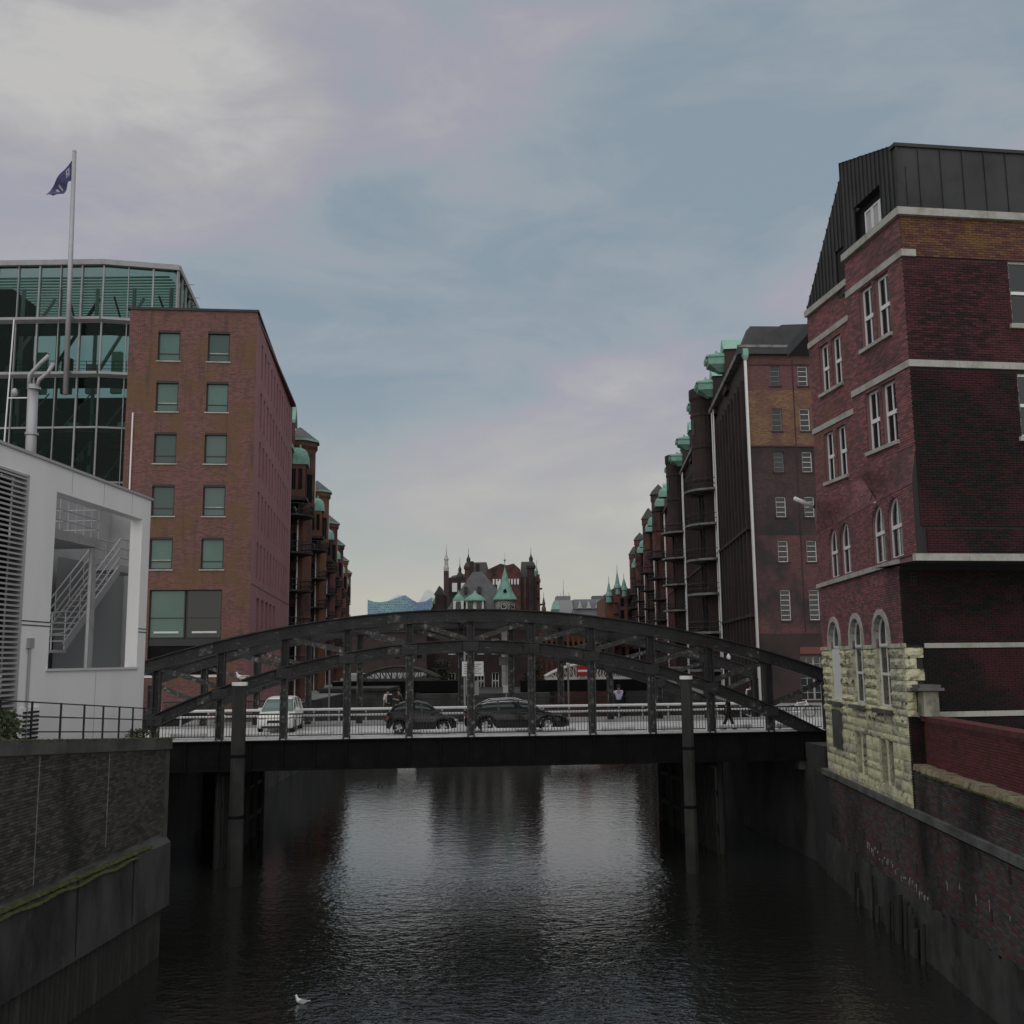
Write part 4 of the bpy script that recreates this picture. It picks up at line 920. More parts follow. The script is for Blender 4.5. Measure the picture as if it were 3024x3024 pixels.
def gull(label, x_, y_, z_, yaw, swim, sc=1.):
    q = thing('gull', label, 'gull', (x_, y_, z_)); M = T(x_, y_, z_) @ Matrix.Rotation(yaw, 4, 'Z') @ Matrix.Scale(sc, 4)
    h = 0 if swim else .13
    V = [(-.20, 0, .07 + h), (-.09, 0, .055 + h), (.04, 0, .055 + h), (.12, 0, .09 + h), (.155, 0, .17 + h), (.175, 0, .225 + h), (.20, 0, .228 + h)]
    skin('body', [tuple(M @ Vector(v)) for v in V], [(0, 1), (1, 2), (2, 3), (3, 4), (4, 5), (5, 6)], [.018 * sc, .06 * sc, .075 * sc, .062 * sc, .035 * sc, .042 * sc, .028 * sc], gullw, q, 2, 2)
    for s_ in (-1, 1):
        mb = MB(M); mb.add([(-.30, s_ * .012, .105 + h), (-.18, s_ * .055, .085 + h), (.02, s_ * .082, .07 + h), (.07, s_ * .06, .10 + h), (.0, s_ * .03, .137 + h), (-.16, s_ * .02, .125 + h)], [(0, 1, 2, 3, 4, 5)]); mb.prism([(-.28, s_ * .018, .10 + h), (-.05, s_ * .075, .075 + h), (.05, s_ * .07, .10 + h), (-.05, s_ * .03, .135 + h)], (0, s_ * .008, 0)); mb.build('wing', gullg, q)
        MB(M).lathe([(.001, -.006), (.006, 0), (.001, .006)], (0, 0), 6)
        mb = MB(M @ T(.192, s_ * .033, .24 + h)); mb.lathe([(.001, -.006), (.006, 0), (.001, .006)], (0, 0), 6); mb.build('eye', dk, q)
        if not swim: MB(M).tube([(.01, s_ * .025, .10), (.015, s_ * .03, .0)], .006, 5).build('leg', bill, q)
    MB(M).tube([(.218, 0, .225 + h), (.265, 0, .213 + h)], [.012, .004], 6).build('bill', bill, q)
    MB(M).prism([(-.19, -.03, .075 + h), (-.19, .03, .075 + h), (-.30, .04, .105 + h), (-.30, -.04, .105 + h)], (0, 0, .012)).build('tail', gullw, q)
gull('white gull standing on the white cap of the left mooring pile', -11.15, 42.45, 8.0, R(195), False, 1.1)
gull('white gull swimming alone on the dark canal water', -5.62, 28.2, -.005, R(165), True, .85)

# ================================================================ VEHICLES
tyre = mat('tyre_rubber', (.012, .012, .012), .85); rim = mat('alloy_rim', (.45, .45, .46), .35, .8)
carblack = mat('black_car_paint', (.008, .008, .009), .18); carwhite = mat('white_car_paint', (.80, .80, .77), .25); chrome = mat('chrome_trim', (.6, .6, .6), .2, .9)
carglass = glassmat('car_glass', (1, 1, 1), 0, .02, (.02, .03, .03)); cargreen = mat('green_tinted_car_glass', (.10, .155, .14), .08); redl = mat('red_lamp', (.35, .01, .015), .3); headl = mat('headlamp', (.55, .55, .52), .15)
def loft(mb, secs):
    n = len(secs[0])
    V = [p_ for s_ in secs for p_ in s_]; F_ = []
    for i in range(len(secs) - 1):
        for k_ in range(n): k2 = (k_ + 1) % n; F_.append((i * n + k_, i * n + k2, (i + 1) * n + k2, (i + 1) * n + k_))
    F_ += [tuple(range(n))[::-1], tuple(range((len(secs) - 1) * n, len(secs) * n))]
    mb.add(V, F_)
def lerp_tab(tab, x_):
    for (a, va), (b, vb) in zip(tab, tab[1:]):
        if x_ <= b: f_ = (x_ - a) / (b - a); f_ = f_ * f_ * (3 - 2 * f_) * .5 + f_ * .5; return va + (vb - va) * f_
    return tab[-1][1]
def car(label, M, LEN, WID, belt, roof, gh, paint, wheels, wr, glass, rails=False, group=None, frontlights=True):
    """belt: (x,z) table of the shoulder line; roof: table of the cabin top between gh=(x0,x1)"""
    q = thing('car', label, 'car', tuple(M.translation))
    w = WID / 2
    xs = [LEN * k_ / 40 for k_ in range(41)]; secs = []
    for x_ in xs:
        zb = lerp_tab(belt, x_); end = min(x_, LEN - x_); tp = 1 - .16 * max(0, 1 - end / .55) ** 2; zl_ = .20 + .10 * max(0, 1 - end / .4) ** 2
        ww = w * tp; arch_ = 0
        for wx in wheels:
            if abs(x_ - wx) < wr + .06: arch_ = max(arch_, math.sqrt((wr + .06) ** 2 - (x_ - wx) ** 2))
        zs_ = max(zl_, arch_ and wr + arch_ - .02 or 0)
        zs_ = min(zs_, zb - .12)
        secs.append([(x_, -ww * .92, zs_), (x_, -ww, zs_ + .08), (x_, -ww, (zs_ + zb) / 2 + .06), (x_, -ww * .955, zb - .05), (x_, -ww * .90, zb), (x_, 0, zb + .03), (x_, ww * .90, zb), (x_, ww * .955, zb - .05), (x_, ww, (zs_ + zb) / 2 + .06), (x_, ww, zs_ + .08), (x_, ww * .92, zs_)])
    mb = MB(M); loft(mb, secs); mb.build('body', paint, q, True)
    x0, x1 = gh; n_ = 24; gs = []; rs = []
    for k_ in range(n_ + 1):
        x_ = x0 + (x1 - x0) * k_ / n_; zb = lerp_tab(belt, x_) - .02; zr = max(zb + .012, lerp_tab(roof, x_)); f_ = (zr - zb) / .62; wb = w * .885; wt = wb - .17 * min(1.1, f_)
        gs.append([(x_, -wb, zb), (x_, -wt - .01, zr - .045 * min(1, f_)), (x_, -wt * .9, zr - .01), (x_, wt * .9, zr - .01), (x_, wt + .01, zr - .045 * min(1, f_)), (x_, wb, zb)])
        rs.append((x_, wt, zr, zb, wb))
    mb = MB(M); loft(mb, gs); mb.build('cabin_glass', glass, q, True)
    hi = [r_ for r_ in rs if r_[2] > max(t_[2] for t_ in rs) - .14]
    mb = MB(M); loft(mb, [[(x_, -wt - .02, zr - .05), (x_, -wt * .88, zr), (x_, 0, zr + .02), (x_, wt * .88, zr), (x_, wt + .02, zr - .05), (x_, 0, zr - .03)] for x_, wt, zr, zb, wb in hi]); mb.build('roof', paint, q, True)
    for s_ in (-1, 1):
        for side in (rs[:3] + [hi[0]], [hi[-1]] + rs[-3:]):
            a, b = side[0], side[-1]
            MB(M).bar((a[0], s_ * (a[4] + .0), a[3] + .01), (b[0], s_ * (b[1] + .015), b[2] - .04), .05, .07).build('pillar', paint, q) if side is not None and abs(a[0] - b[0]) > .05 else None
        for f_ in (.40, .66):
            r_ = rs[int(n_ * f_)]; MB(M).bar((r_[0], s_ * (r_[4] + .006), r_[3]), (r_[0] - .04, s_ * (r_[1] + .022), r_[2] - .04), .035, .08, (1, 0, 0)).build('pillar', paint, q)
        if rails:
            MB(M).tube([(hi[0][0] + .1, s_ * hi[0][1] * .95, hi[0][2]), (hi[0][0] + .3, s_ * hi[0][1] * .95, hi[0][2] + .07)] + [(r_[0], s_ * r_[1] * .95, r_[2] + .06) for r_ in hi[3:-3]] + [(hi[-1][0] - .1, s_ * hi[-1][1] * .95, hi[-1][2])], .016, 6).build('roof_rail', chrome, q, True)
        mb = MB(M); mb.tube([(r_[0], s_ * (r_[1] + .03), r_[2] - .055) for r_ in rs[1:-1]], .014, 5); mb.build('window_trim', chrome if rails else paint, q)
        for wx in wheels:
            c = M @ Vector((wx, s_ * (w - .11), wr)); WMt = T(*c) @ M.to_3x3().to_4x4() @ Matrix.Rotation(R(90), 4, 'X')
            mb = MB(WMt); mb.lathe([(wr * .66, -.10), (wr * .96, -.10), (wr, -.07), (wr, .07), (wr * .96, .10), (wr * .66, .10)], (0, 0), 24); o = mb.build('wheel', tyre, q, True)
            mb = MB(WMt); mb.lathe([(wr * .66, -.085), (wr * .6, -.06), (wr * .6, .06), (wr * .66, .085)], (0, 0), 20)
            for k_ in range(5):
                a = k_ * 1.2566; mb.bar((0, 0, -s_ * -.0 + s_ * -.06), (wr * .62 * math.cos(a), wr * .62 * math.sin(a), s_ * -.07), .07, .03)
            mb.lathe([(.001, -.075), (.06, -.075), (.06, .075), (.001, .075)], (0, 0), 10); mb.build('rim', rim, o)
        xm = rs[-5][0] if rs[-1][3] < rs[0][3] + .3 else rs[4][0]
        MB(M).box(xm - .08, xm + .06, s_ * (w + .02) - .09, s_ * (w + .02) + .09, belt[len(belt) // 2][1] + .02, belt[len(belt) // 2][1] + .16).build('mirror', paint, q)
        zf = lerp_tab(belt, LEN - .15)
        B(LEN - .14, LEN - .015, s_ * w * .62 - .16, s_ * w * .62 + .16, zf - .20, zf - .05, M=M).build('headlight', headl, q)
        zr_ = lerp_tab(belt, .1); B(-.01, .12, s_ * w * .72 - .13, s_ * w * .72 + .13, zr_ - .26, zr_ - .06, M=M).build('taillight', redl, q)
    zf = lerp_tab(belt, LEN - .1)
    B(LEN - .06, LEN + .012, -w * .38, w * .38, zf - .26, zf - .10, M=M).build('grille', dk, q); B(LEN - .05, LEN + .02, -.26, .26, .36, .47, M=M).build('number_plate', whiteframe, q)
    B(-.02, .04, -.26, .26, .62, .73, M=M).build('number_plate', whiteframe, q); B(LEN - .08, LEN + .01, -w * .7, w * .7, .24, .33, M=M).build('bumper_intake', dk, q)
    return q
estate_belt = [(0, .92), (.25, .98), (1.2, .97), (3.0, .93), (3.7, .88), (4.5, .76), (4.85, .58)]
estate_roof = [(.12, 1.0), (.75, 1.36), (1.2, 1.44), (2.2, 1.47), (2.9, 1.42), (3.95, .90)]
car('black estate car with chrome roof rails crossing the bridge to the right', BR @ T(16.05, 3.4, DZ + .005), 4.85, 1.84, estate_belt, estate_roof, (.12, 3.95), carblack, (.95, 3.85), .33, carglass, True)
hatch_belt = [(0, .86), (.25, .95), (1.2, .98), (2.2, .94), (2.8, .88), (3.5, .76), (3.8, .58)]
hatch_roof = [(.06, .95), (.45, 1.32), (1.0, 1.45), (1.7, 1.47), (2.2, 1.38), (3.05, .90)]
car('small black hatchback driving behind the estate car on the bridge', BR @ T(12.4, 3.2, DZ + .005), 3.23, 1.66, [(a * .85, b) for a, b in hatch_belt], [(a * .85, b) for a, b in hatch_roof], (.06, 2.59), carblack, (.58, 2.62), .29, carglass)
van_belt = [(0, .9), (.3, 1.0), (2.5, 1.02), (3.2, .98), (3.9, .88), (4.2, .62)]
van_roof = [(.05, 1.0), (.3, 1.5), (.9, 1.64), (2.0, 1.64), (2.5, 1.56), (3.35, 1.0)]
o_ = BR @ Vector((7.15, 8.9, DZ + .005))
car('white small van facing the camera on the left half of the bridge', T(*o_) @ Matrix.Rotation(R(-86), 4, 'Z'), 4.2, 1.76, van_belt, van_roof, (.05, 3.35), carwhite, (.8, 3.4), .32, cargreen)

# ================================================================ PEOPLE
skinm = mat('skin', (.42, .26, .19), .6); hairm = mat('dark_hair', (.02, .015, .012), .7); shoe = mat('dark_shoe', (.015, .014, .014), .6)
def person(label, loc, yaw, shirt, trousers, pose, hair=hairm, bag=None, h_=1.75):
    q = thing('person', label, 'person', loc); M = T(*loc) @ Matrix.Rotation(yaw, 4, 'Z') @ Matrix.Scale(h_ / 1.75, 4); s = h_ / 1.75
    hipz = .92; st_, lean, la, ra = pose     # stride, lean, left / right (elbow, hand) offsets
    pel = Vector((0, 0, hipz)); ch = Vector((lean * .5, 0, 1.28)); nk = Vector((lean * .9, 0, 1.47)); hd = Vector((lean * .9 + .03, 0, 1.63))
    V = [pel, Vector((lean * .2, 0, 1.08)), ch, nk, hd, hd + Vector((0.01, 0, .06))]; E = [(0, 1), (1, 2), (2, 3), (3, 4), (4, 5)]; Rr = [.135, .12, .15, .055, .092, .075]
    armI = []; legI = []
    for sd, (el, ha) in ((1, la), (-1, ra)):
        sh = Vector((lean * .75, sd * .185, 1.40)); e_ = sh + Vector((el[0], sd * .05 + el[1], el[2])); hnd = e_ + Vector(ha); tip = hnd + (hnd - e_).normalized() * .09
        b = len(V); V += [sh, e_, hnd, tip]; E += [(2, b), (b, b + 1), (b + 1, b + 2), (b + 2, b + 3)]; Rr += [.062, .046, .034, .028]; armI.append(b)
    for sd, f_ in ((1, st_), (-1, -st_)):
        hp = Vector((0, sd * .095, hipz - .04)); kn = Vector((f_ * .5 + .04, sd * .10, .50)); an = Vector((f_, sd * .10, .09 + max(0, -f_) * .12)); to = an + Vector((.16, 0, -.06))
        b = len(V); V += [hp, kn, an, to]; E += [(0, b), (b, b + 1), (b + 1, b + 2), (b + 2, b + 3)]; Rr += [.088, .062, .042, .034]; legI.append(b)
    W_ = [tuple(M @ v) for v in V]
    skin('body', W_, E, [r_ * s for r_ in Rr], skinm, q, 2, 0)
    # clothing
    ids = [0, 1, 2] + [i for b in armI for i in (b, b + 1)]; mp_ = {k_: i for i, k_ in enumerate(ids)}
    VV = [W_[i] for i in ids]; VV[0] = tuple(M @ (pel + Vector((0, 0, -.03)))); 
    skin('shirt', VV, [(0, 1), (1, 2)] + [x_ for b in armI for x_ in ((2, mp_[b]), (mp_[b], mp_[b + 1]))], [.165 * s, .155 * s, .18 * s] + [.085 * s, .068 * s] * 2, shirt, q, 2, 0)
    VV = [W_[0]] + [W_[i] for b in legI for i in (b, b + 1, b + 2)]
    skin('trousers', VV, [(0, 1), (1, 2), (2, 3), (0, 4), (4, 5), (5, 6)], [.15 * s] + [.112 * s, .085 * s, .066 * s] * 2, trousers, q, 2, 0)
    for b in legI:
        a = V[b + 2]; mb = MB(M); loft(mb, [[(a.x - .08, a.y - .04, a.z - .09), (a.x - .08, a.y + .04, a.z - .09), (a.x - .07, a.y + .035, a.z + .02), (a.x - .07, a.y - .035, a.z + .02)], [(a.x + .06, a.y - .048, a.z - .09), (a.x + .06, a.y + .048, a.z - .09), (a.x + .05, a.y + .04, a.z + .0), (a.x + .05, a.y - .04, a.z + .0)], [(a.x + .18, a.y - .03, a.z - .09), (a.x + .18, a.y + .03, a.z - .09), (a.x + .17, a.y + .025, a.z - .05), (a.x + .17, a.y - .025, a.z - .05)]]); mb.build('shoe', shoe, q)
    hm = MB(M @ T(hd.x - .015, 0, hd.z + .03)); hm.lathe([(.104, -.05), (.112, .0), (.105, .05), (.075, .095), (.001, .115)], (0, 0), 14); hm.build('hair', hair, q, True)
    for sd in (-1, 1): MB(M @ T(hd.x + .088, sd * .032, hd.z + .015)).lathe([(.001, -.008), (.009, 0), (.001, .008)], (0, 0), 6).build('eye', dk, q)
    MB(M @ T(hd.x + .085, 0, hd.z - .03)).prism([(0, -.012, 0), (.032, 0, -.005), (0, .012, 0), (0, 0, .045)], (.002, 0, 0)).build('nose', skinm, q)
    B(hd.x + .078, hd.x + .09, -.022, .022, hd.z - .062, hd.z - .054, M=M).build('mouth', redl, q)
    if bag: B(lean * .5 - .30, lean * .5 - .14, -.14, .14, 1.0, 1.42, M=M).build('backpack', bag, q)
down = ((0, 0, -.29), (.04, 0, -.24)); fwdarm = ((.08, 0, -.26), (.22, -.02, .06)); swing = ((-.12, 0, -.26), (-.02, 0, -.24)); outarm = ((.12, .16, -.12), (.16, .05, .14))
cl_w = mat('pale_shirt', (.72, .71, .69), .9); cl_l = mat('lilac_shirt', (.66, .63, .85), .9); cl_k = mat('dark_coat', (.02, .02, .022), .9); cl_g = mat('grey_trousers', (.05, .05, .055), .9); cl_n = mat('navy_trousers', (.018, .02, .03), .9); bagm = mat('dark_bag', (.025, .025, .03), .8)
FP = DZ + .10
def bp(x_, y_): return tuple(BR @ Vector((x_, y_, FP)))
person('person in pale top with dark backpack beside a dark-coated person on the far footpath', bp(12.25, 11.3), R(120), cl_w, cl_g, (.06, .02, down, fwdarm), bag=bagm)
person('person in dark coat bending over a phone on the far footpath', bp(12.95, 11.0), R(200), cl_k, cl_n, (.05, .12, fwdarm, fwdarm))
person('person in lilac shirt walking away with both arms out on the far footpath', bp(25.0, 11.4), R(80), cl_l, cl_n, (.16, .05, outarm, outarm), h_=1.78)
person('person in white shirt with dark shoulder bag near the right end of the bridge', bp(32.6, 11.6), R(70), white, cl_n, (.14, .03, down, down), bag=bagm)
person('person all in black striding along the near kerb by the right pile', tuple(BR @ Vector((28.2, 1.6, DZ))), R(-8), cl_k, cl_k, (.26, .06, down, swing), h_=1.72)

# bicycle leaning at the right end
q = thing('bicycle', 'white bicycle leaning on the guard rail near the right end of the bridge', 'bicycle', bp(34.6, 10.6)); M = BR @ T(34.6, 10.6, FP - .1)
for wx in (0, 1.05):
    mb = MB(M); mb.tube([(wx + .33 * math.cos(a * .2618), 0, .34 + .33 * math.sin(a * .2618)) for a in range(25)], .018, 6, False); o = mb.build('wheel', tyre, q)
    mb = MB(M)
    for a in range(8): mb.tube([(wx, 0, .34), (wx + .32 * math.cos(a * .785), 0, .34 + .32 * math.sin(a * .785))], .003, 4)
    mb.build('spokes', rim, o)
for a, b in (((0, 0, .34), (.33, 0, .82)), ((.33, 0, .82), (.45, 0, .3)), ((.45, 0, .3), (0, 0, .34)), ((.33, 0, .80), (.85, 0, .85)), ((.45, 0, .3), (.87, 0, .76)), ((.83, 0, .95), (1.05, 0, .34))): MB(M).tube([a, b], .022, 6).build('frame_tube', white, q)
MB(M).tube([(.80, -.28, 1.02), (.86, -.1, 1.0), (.86, .1, 1.0), (.80, .28, 1.02)], .014, 6).build('handlebar', dk, q)
MB(M).prism([(.18, -.07, .92), (.18, .07, .92), (.46, .015, .93), (.46, -.015, .93)], (0, 0, .045)).build('saddle', dk, q); MB(M).tube([(.33, 0, .8), (.32, 0, .93)], .014, 6).build('seat_post', rim, q)

# posts, signs and lamps on the bridge
signm = mat('sign_face', (.66, .66, .65), .5); graym = mat('grey_box', (.22, .22, .22), .6)
q = thing('sign_post', 'pole with pale notice board above a grey switch box at mid bridge', 'sign', bp(16.35, 9.8))
MB(BR).tube([(16.35, 9.7, FP), (16.35, 9.7, 9.3)], .06, 8).build('pole', galv, q)
o = B(16.2, 17.35, 9.55, 9.62, 7.95, 8.72, M=BR).build('notice_board', signm, q)
for k_ in range(5): B(16.32, 17.22 - .12 * (k_ % 2), 9.535, 9.55, 8.08 + k_ * .12, 8.11 + k_ * .12, M=BR).build('text_line', graym, o)
B(16.4, 17.1, 9.5, 9.72, 6.95, 7.7, M=BR).build('switch_box', graym, q)
q = thing('lamp_post', 'slim pole with small white box and globe lamp right of mid bridge', 'lamp post', bp(18.6, 11))
MB(BR).tube([(18.7, 11, FP), (18.7, 11, 9.6)], .05, 8).build('pole', galv, q); B(18.5, 18.95, 10.86, 11.0, 7.0, 7.4, M=BR).build('box', signm, q); B(18.3, 19.1, 10.9, 10.98, 8.5, 8.95, M=BR).build('sign_plate', graym, q)
MB(BR).lathe([(.001, 9.6), (.09, 9.66), (.11, 9.75), (.07, 9.84), (.001, 9.88)], (18.7, 11), 10).build('globe', signm, q, True)
for k_, (x_, lab) in enumerate(((9.0, 'slim grey lamp post on the far footpath before the left far bridge'), (13.55, 'slim pole with small white box left of mid bridge'), (22.3, 'slim grey lamp post on the far footpath before the right far bridge'), (31.6, 'slim grey pole with small white lamp near the right bridge end'))):
    q = thing('lamp_post', lab, 'lamp post', bp(x_, 12.2)); MB(BR).tube([(x_, 12.2, FP), (x_, 12.2, 8.4 + .3 * (k_ % 2))], .05, 8).build('pole', graym, q)
    MB(BR).lathe([(.001, 8.3 + .3 * (k_ % 2)), (.10, 8.4 + .3 * (k_ % 2)), (.12, 8.55 + .3 * (k_ % 2)), (.001, 8.75 + .3 * (k_ % 2))], (x_, 12.2), 10).build('globe', signm, q, True)
q = thing('no_entry_sign', 'red sign with white bar hanging on the far right bridge', 'sign', (7.9, 124.5, 7)); B(7.55, 9.0, 124.4, 124.5, 6.75, 7.95).build('plate', redl, q); B(7.7, 8.85, 124.36, 124.4, 7.25, 7.5).build('bar', white, q)
# ================================================================ LEFT BRICK OFFICE BUILDING
C0 = (-16.4, 64.0); A6 = R(6)
LF = Fr(C0[0] - 8.0 * math.cos(A6), C0[1] - 8.0 * math.sin(A6), 0, math.cos(A6), math.sin(A6))     # front, x 0..8
SDIR = (-.122, .9925)
LS = Fr(C0[0], C0[1], 0, *SDIR)                                                                      # canal side
q = OB = thing('brick_office', 'brown brick office block with green blinds and narrow side windows beyond the left bridge end', 'building', (C0[0], C0[1], 5.4))
rowz = [14.57, 17.92, 21.27, 24.62, 27.95]
fops = [(x_, x_ + 1.38, z_, z_ + 2.0) for z_ in rowz for x_ in (1.80, 4.92)]
gops = [(1.9, 6.28, 8.1, 13.3)]
mb = MB(LF); facade(mb, 0, 8.0, 5.2, 31.3, fops + gops, .26); mb.box(0, 8, .3, 24, 31.0, 31.2); mb.quad((0, 0, 5), (0, 0, 31.3), (0, 25, 31.3), (0, 25, 5)); mb.build('front_wall', bm_left, OB)
for i, (a, b, c, d) in enumerate(fops):
    window(OB, LF @ T(a, .18, c), b - a, d - c, .085, (), ((.25, .07),), ironrail, (glass_g, glass_g2, glass_g, glass_g3, glass_g2, glass_g, glass_g3)[(i * 5) % 7])
    B(a, b, .02, .17, d - .13, d - .002, M=LF).build('head_shadow_strip', ironrail, OB)  # dark strip added at the window head, standing in for the lintel's shadow
    if i % 3 == 0: B(a + .1, b - .1, .19, .2, c + .55, c + .62, M=LF).build('blind_hem', offwhite, OB)
    B(a - .08, b + .08, -.07, .16, c - .08, c, M=LF).build('window_sill', offwhite, OB)
a, b, c, d = gops[0]
B(a, b, .9, 1.0, c, d, M=LF).build('shopfront_backing', black, OB)
window(OB, LF @ T(a, .2, 10.3), 2.15, 3.0, .08, (), ((.42, .06),), ironrail, glass_g, label='shopfront window with green blind half down'); window(OB, LF @ T(a + 2.2, .2, 10.3), 2.18, 3.0, .08, (), ((.42, .06),), ironrail, glass_d)
for x_ in (a + .3, a + 2.6): B(x_, x_ + 1.5, .12, .2, 10.62, 10.74, M=LF).build('window_board', whiterail, OB)
B(a, b, .14, .3, 9.85, 10.28, M=LF).build('spandrel', ironrail, OB); B(a, b, .2, .26, 8.1, 9.85, M=LF).build('dark_panel', steel_d, OB); B(-.2, 6.3, -.05, .1, 7.92, 8.06, M=LF).build('string_course', whiterail, OB)
sops = []
for z_ in rowz:
    for k_ in range(11): sops.append((2.6 + k_ * 1.95, 2.6 + k_ * 1.95 + .8, z_ - .35, z_ + 2.05))
for k_ in range(5): sops.append((3.2 + k_ * 2.5, 3.2 + k_ * 2.5 + 1.5, 6.6, 13.0))
mb = MB(LS); facade(mb, 0, 25.3, -1, 31.3, sops, .3); mb.build('side_wall', bm_left_side, OB)
fm = frame_mesh(('slot',), .8, 2.4, .05, (), ((.5, .04),), ironrail)
for a, b, c, d in sops:
    if c > 10: o = put(fm, 'window', LS @ T(a, .22, c), OB); put(pane_mesh(.7, 2.3, glass_d), 'pane', LS @ T(a + .05, .25, c + .05), o)
    else: window(OB, LS @ T(a, .24, c), b - a, d - c, .08, (), ((.6, .06),), ironrail)
for z_ in (13.7, ): B(0, 25.3, -.03, .02, z_, z_ + .08, M=LS).build('string_course', bm_left_side, OB)
B(-.15, 8.1, -.1, .5, 31.3, 31.45, M=LF).build('roof_edge', zinc, OB); B(0, 25.3, -.1, .5, 31.3, 31.45, M=LS).build('roof_edge', zinc, OB)
MB(LF).tube([(.45, -.08, 5.4), (.45, -.08, 24.5)], .05, 6).build('downpipe', white, OB)

# ================================================================ GLASS OFFICE BUILDING
q = GO = thing('glass_office', 'green glass office block with steel mullions behind the brick office', 'building', (-34, 74, 5.4))
facets = [((-45.0, 74.0), (-30.6, 73.9)), ((-30.6, 73.9), (-25.45, 75.2))]
lev = [5.4, 10, 14, 18, 22, 26.1, 30.1, 34.3, 38.6]
for (xa, ya), (xb, yb) in facets:
    M = Fr(xa, ya, 0, xb - xa, yb - ya); W_ = math.hypot(xb - xa, yb - ya); n_ = round(W_ / 1.64); sx = W_ / n_
    for i in range(n_ + (1 if (xb > -26) else 0)):
        big = i % 2 == 0; w_ = .06 if big else .03
        B(i * sx - w_, i * sx + w_, -.16, .1, 5.4, 38.6, M=M).build('mullion', greydark, GO)
    for j, z_ in enumerate(lev[1:-1]):
        if z_ > 29: MB(M).prism([(0, -.55, z_ - .06), (W_, -.55, z_ - .06), (W_, -.1, z_ - .24), (0, -.1, z_ - .24)], (0, .02, .20)).build('sunshade_ledge', greydark, GO)
        else: B(0, W_, -.1, .12, z_ - .07, z_ + .07, M=M).build('transom', greydark, GO)
        B(0, W_, .15, 2.6 if z_ > 29 else 7.0, z_ - .32, z_ + .05, M=M).build('floor_slab', concrete, GO)
    B(-.1, W_ + .1, -.3, .4, 38.6, 39.0, M=M).build('roof_fascia', greydark, GO)
    for j in range(3, len(lev) - 1):
        for i in range(n_): put(pane_mesh(sx, lev[j + 1] - lev[j], glass_o), 'pane', M @ T(i * sx, .0, lev[j]), GO)
MS = Fr(-25.45, 75.2, 0, -1.5, 10.0)
for k_ in range(7): B(k_ * 1.7 - .06, k_ * 1.7 + .06, -.12, .1, 5.4, 38.6, M=MS).build('mullion', greydark, GO)
for k_ in range(6):
    for j in range(5, len(lev) - 1): put(pane_mesh(1.7, lev[j + 1] - lev[j], glass_o), 'pane', MS @ T(k_ * 1.7, 0, lev[j]), GO)
B(-.1, 10.2, -.2, .3, 38.6, 39.0, M=MS).build('roof_fascia', greydark, GO)
for k_ in range(3): MB(MS).tube([(2 + k_ * 3, -.1, 38.3), (2 + k_ * 3, -.9, 38.3)], .03, 5).build('bracket', greydark, GO)
rnd = random.Random(31)
for j in range(3, 6):
    for k_ in range(14):
        x_ = -44 + k_ * 1.25 + rnd.uniform(-.3, .3); w_ = rnd.uniform(.3, 1.1); zz = lev[j] + rnd.uniform(.1, 2.2)
        MB().box(x_, x_ + w_, 75.6 + rnd.uniform(0, 1.5) + (.25 * max(0, x_ + 30)), 77.6 + (.25 * max(0, x_ + 30)), zz, zz + rnd.uniform(.15, 1.3)).build('inner_fitting', rnd.choice((greydark, concrete, copper_p, steel_d, concrete)), GO)
    for k_ in range(6): MB().bar((-44 + k_ * 3.2, 75.8 + k_ * .1, lev[j] + .1), (-42.4 + k_ * 3.2, 77.5 + k_ * .1, lev[j + 1] - .4), .09, .09).build('inner_brace', greydark, GO)
# interior: dark lower storeys, roof louvres and bracing seen through the top storeys
MB().box(-45, -27.4, 81.0, 81.2, 5.4, 30.2).build('core_wall', steel_d, GO); MB().box(-45, -39.0, 77, 81, 5.4, 38).build('core_wall', steel_d, GO)
for k_ in range(16): MB().box(-45, -26.2, 75.4 + k_ * .62, 75.4 + k_ * .62 + .16, 38.2, 38.3).build('roof_louvre', copper_p, GO)
for k_ in range(5):
    xa = -43 + k_ * 3.6; MB().bar((xa, 76.5, 30.3), (xa + 2.6, 79.5, 38.0), .22, .22).build('brace', greydark if k_ % 2 else steel_d, GO); MB().bar((xa + 2.4, 76.0, 34.4), (xa + .4, 79.0, 38.0), .12, .12).build('brace', steel_d, GO)
for k_ in range(7):
    xa = -44 + k_ * 2.9; MB().tube([(xa, 77.2, 5.4), (xa, 77.2, 38)], .16, 8).build('column', greydark, GO)
for z_ in (31.2, 31.5, 31.8): MB().tube([(-45, 75.4, z_), (-26.6, 76.4, z_)], .025, 5).build('inner_rail', steel_d, GO)
for k_ in range(18): MB().tube([(-44.5 + k_, 75.45 + .05 * k_, 30.2), (-44.5 + k_, 75.45 + .05 * k_, 31.8)], .025, 5).build('inner_post', steel_d, GO)
for k_ in range(9): B(-44 + k_ * 2, -43.2 + k_ * 2, 79.5, 79.9, 30.2, 33.6 - (k_ % 3) * .5).build('inner_cabinet', (copper_p, steel_d, greydark)[k_ % 3], GO)

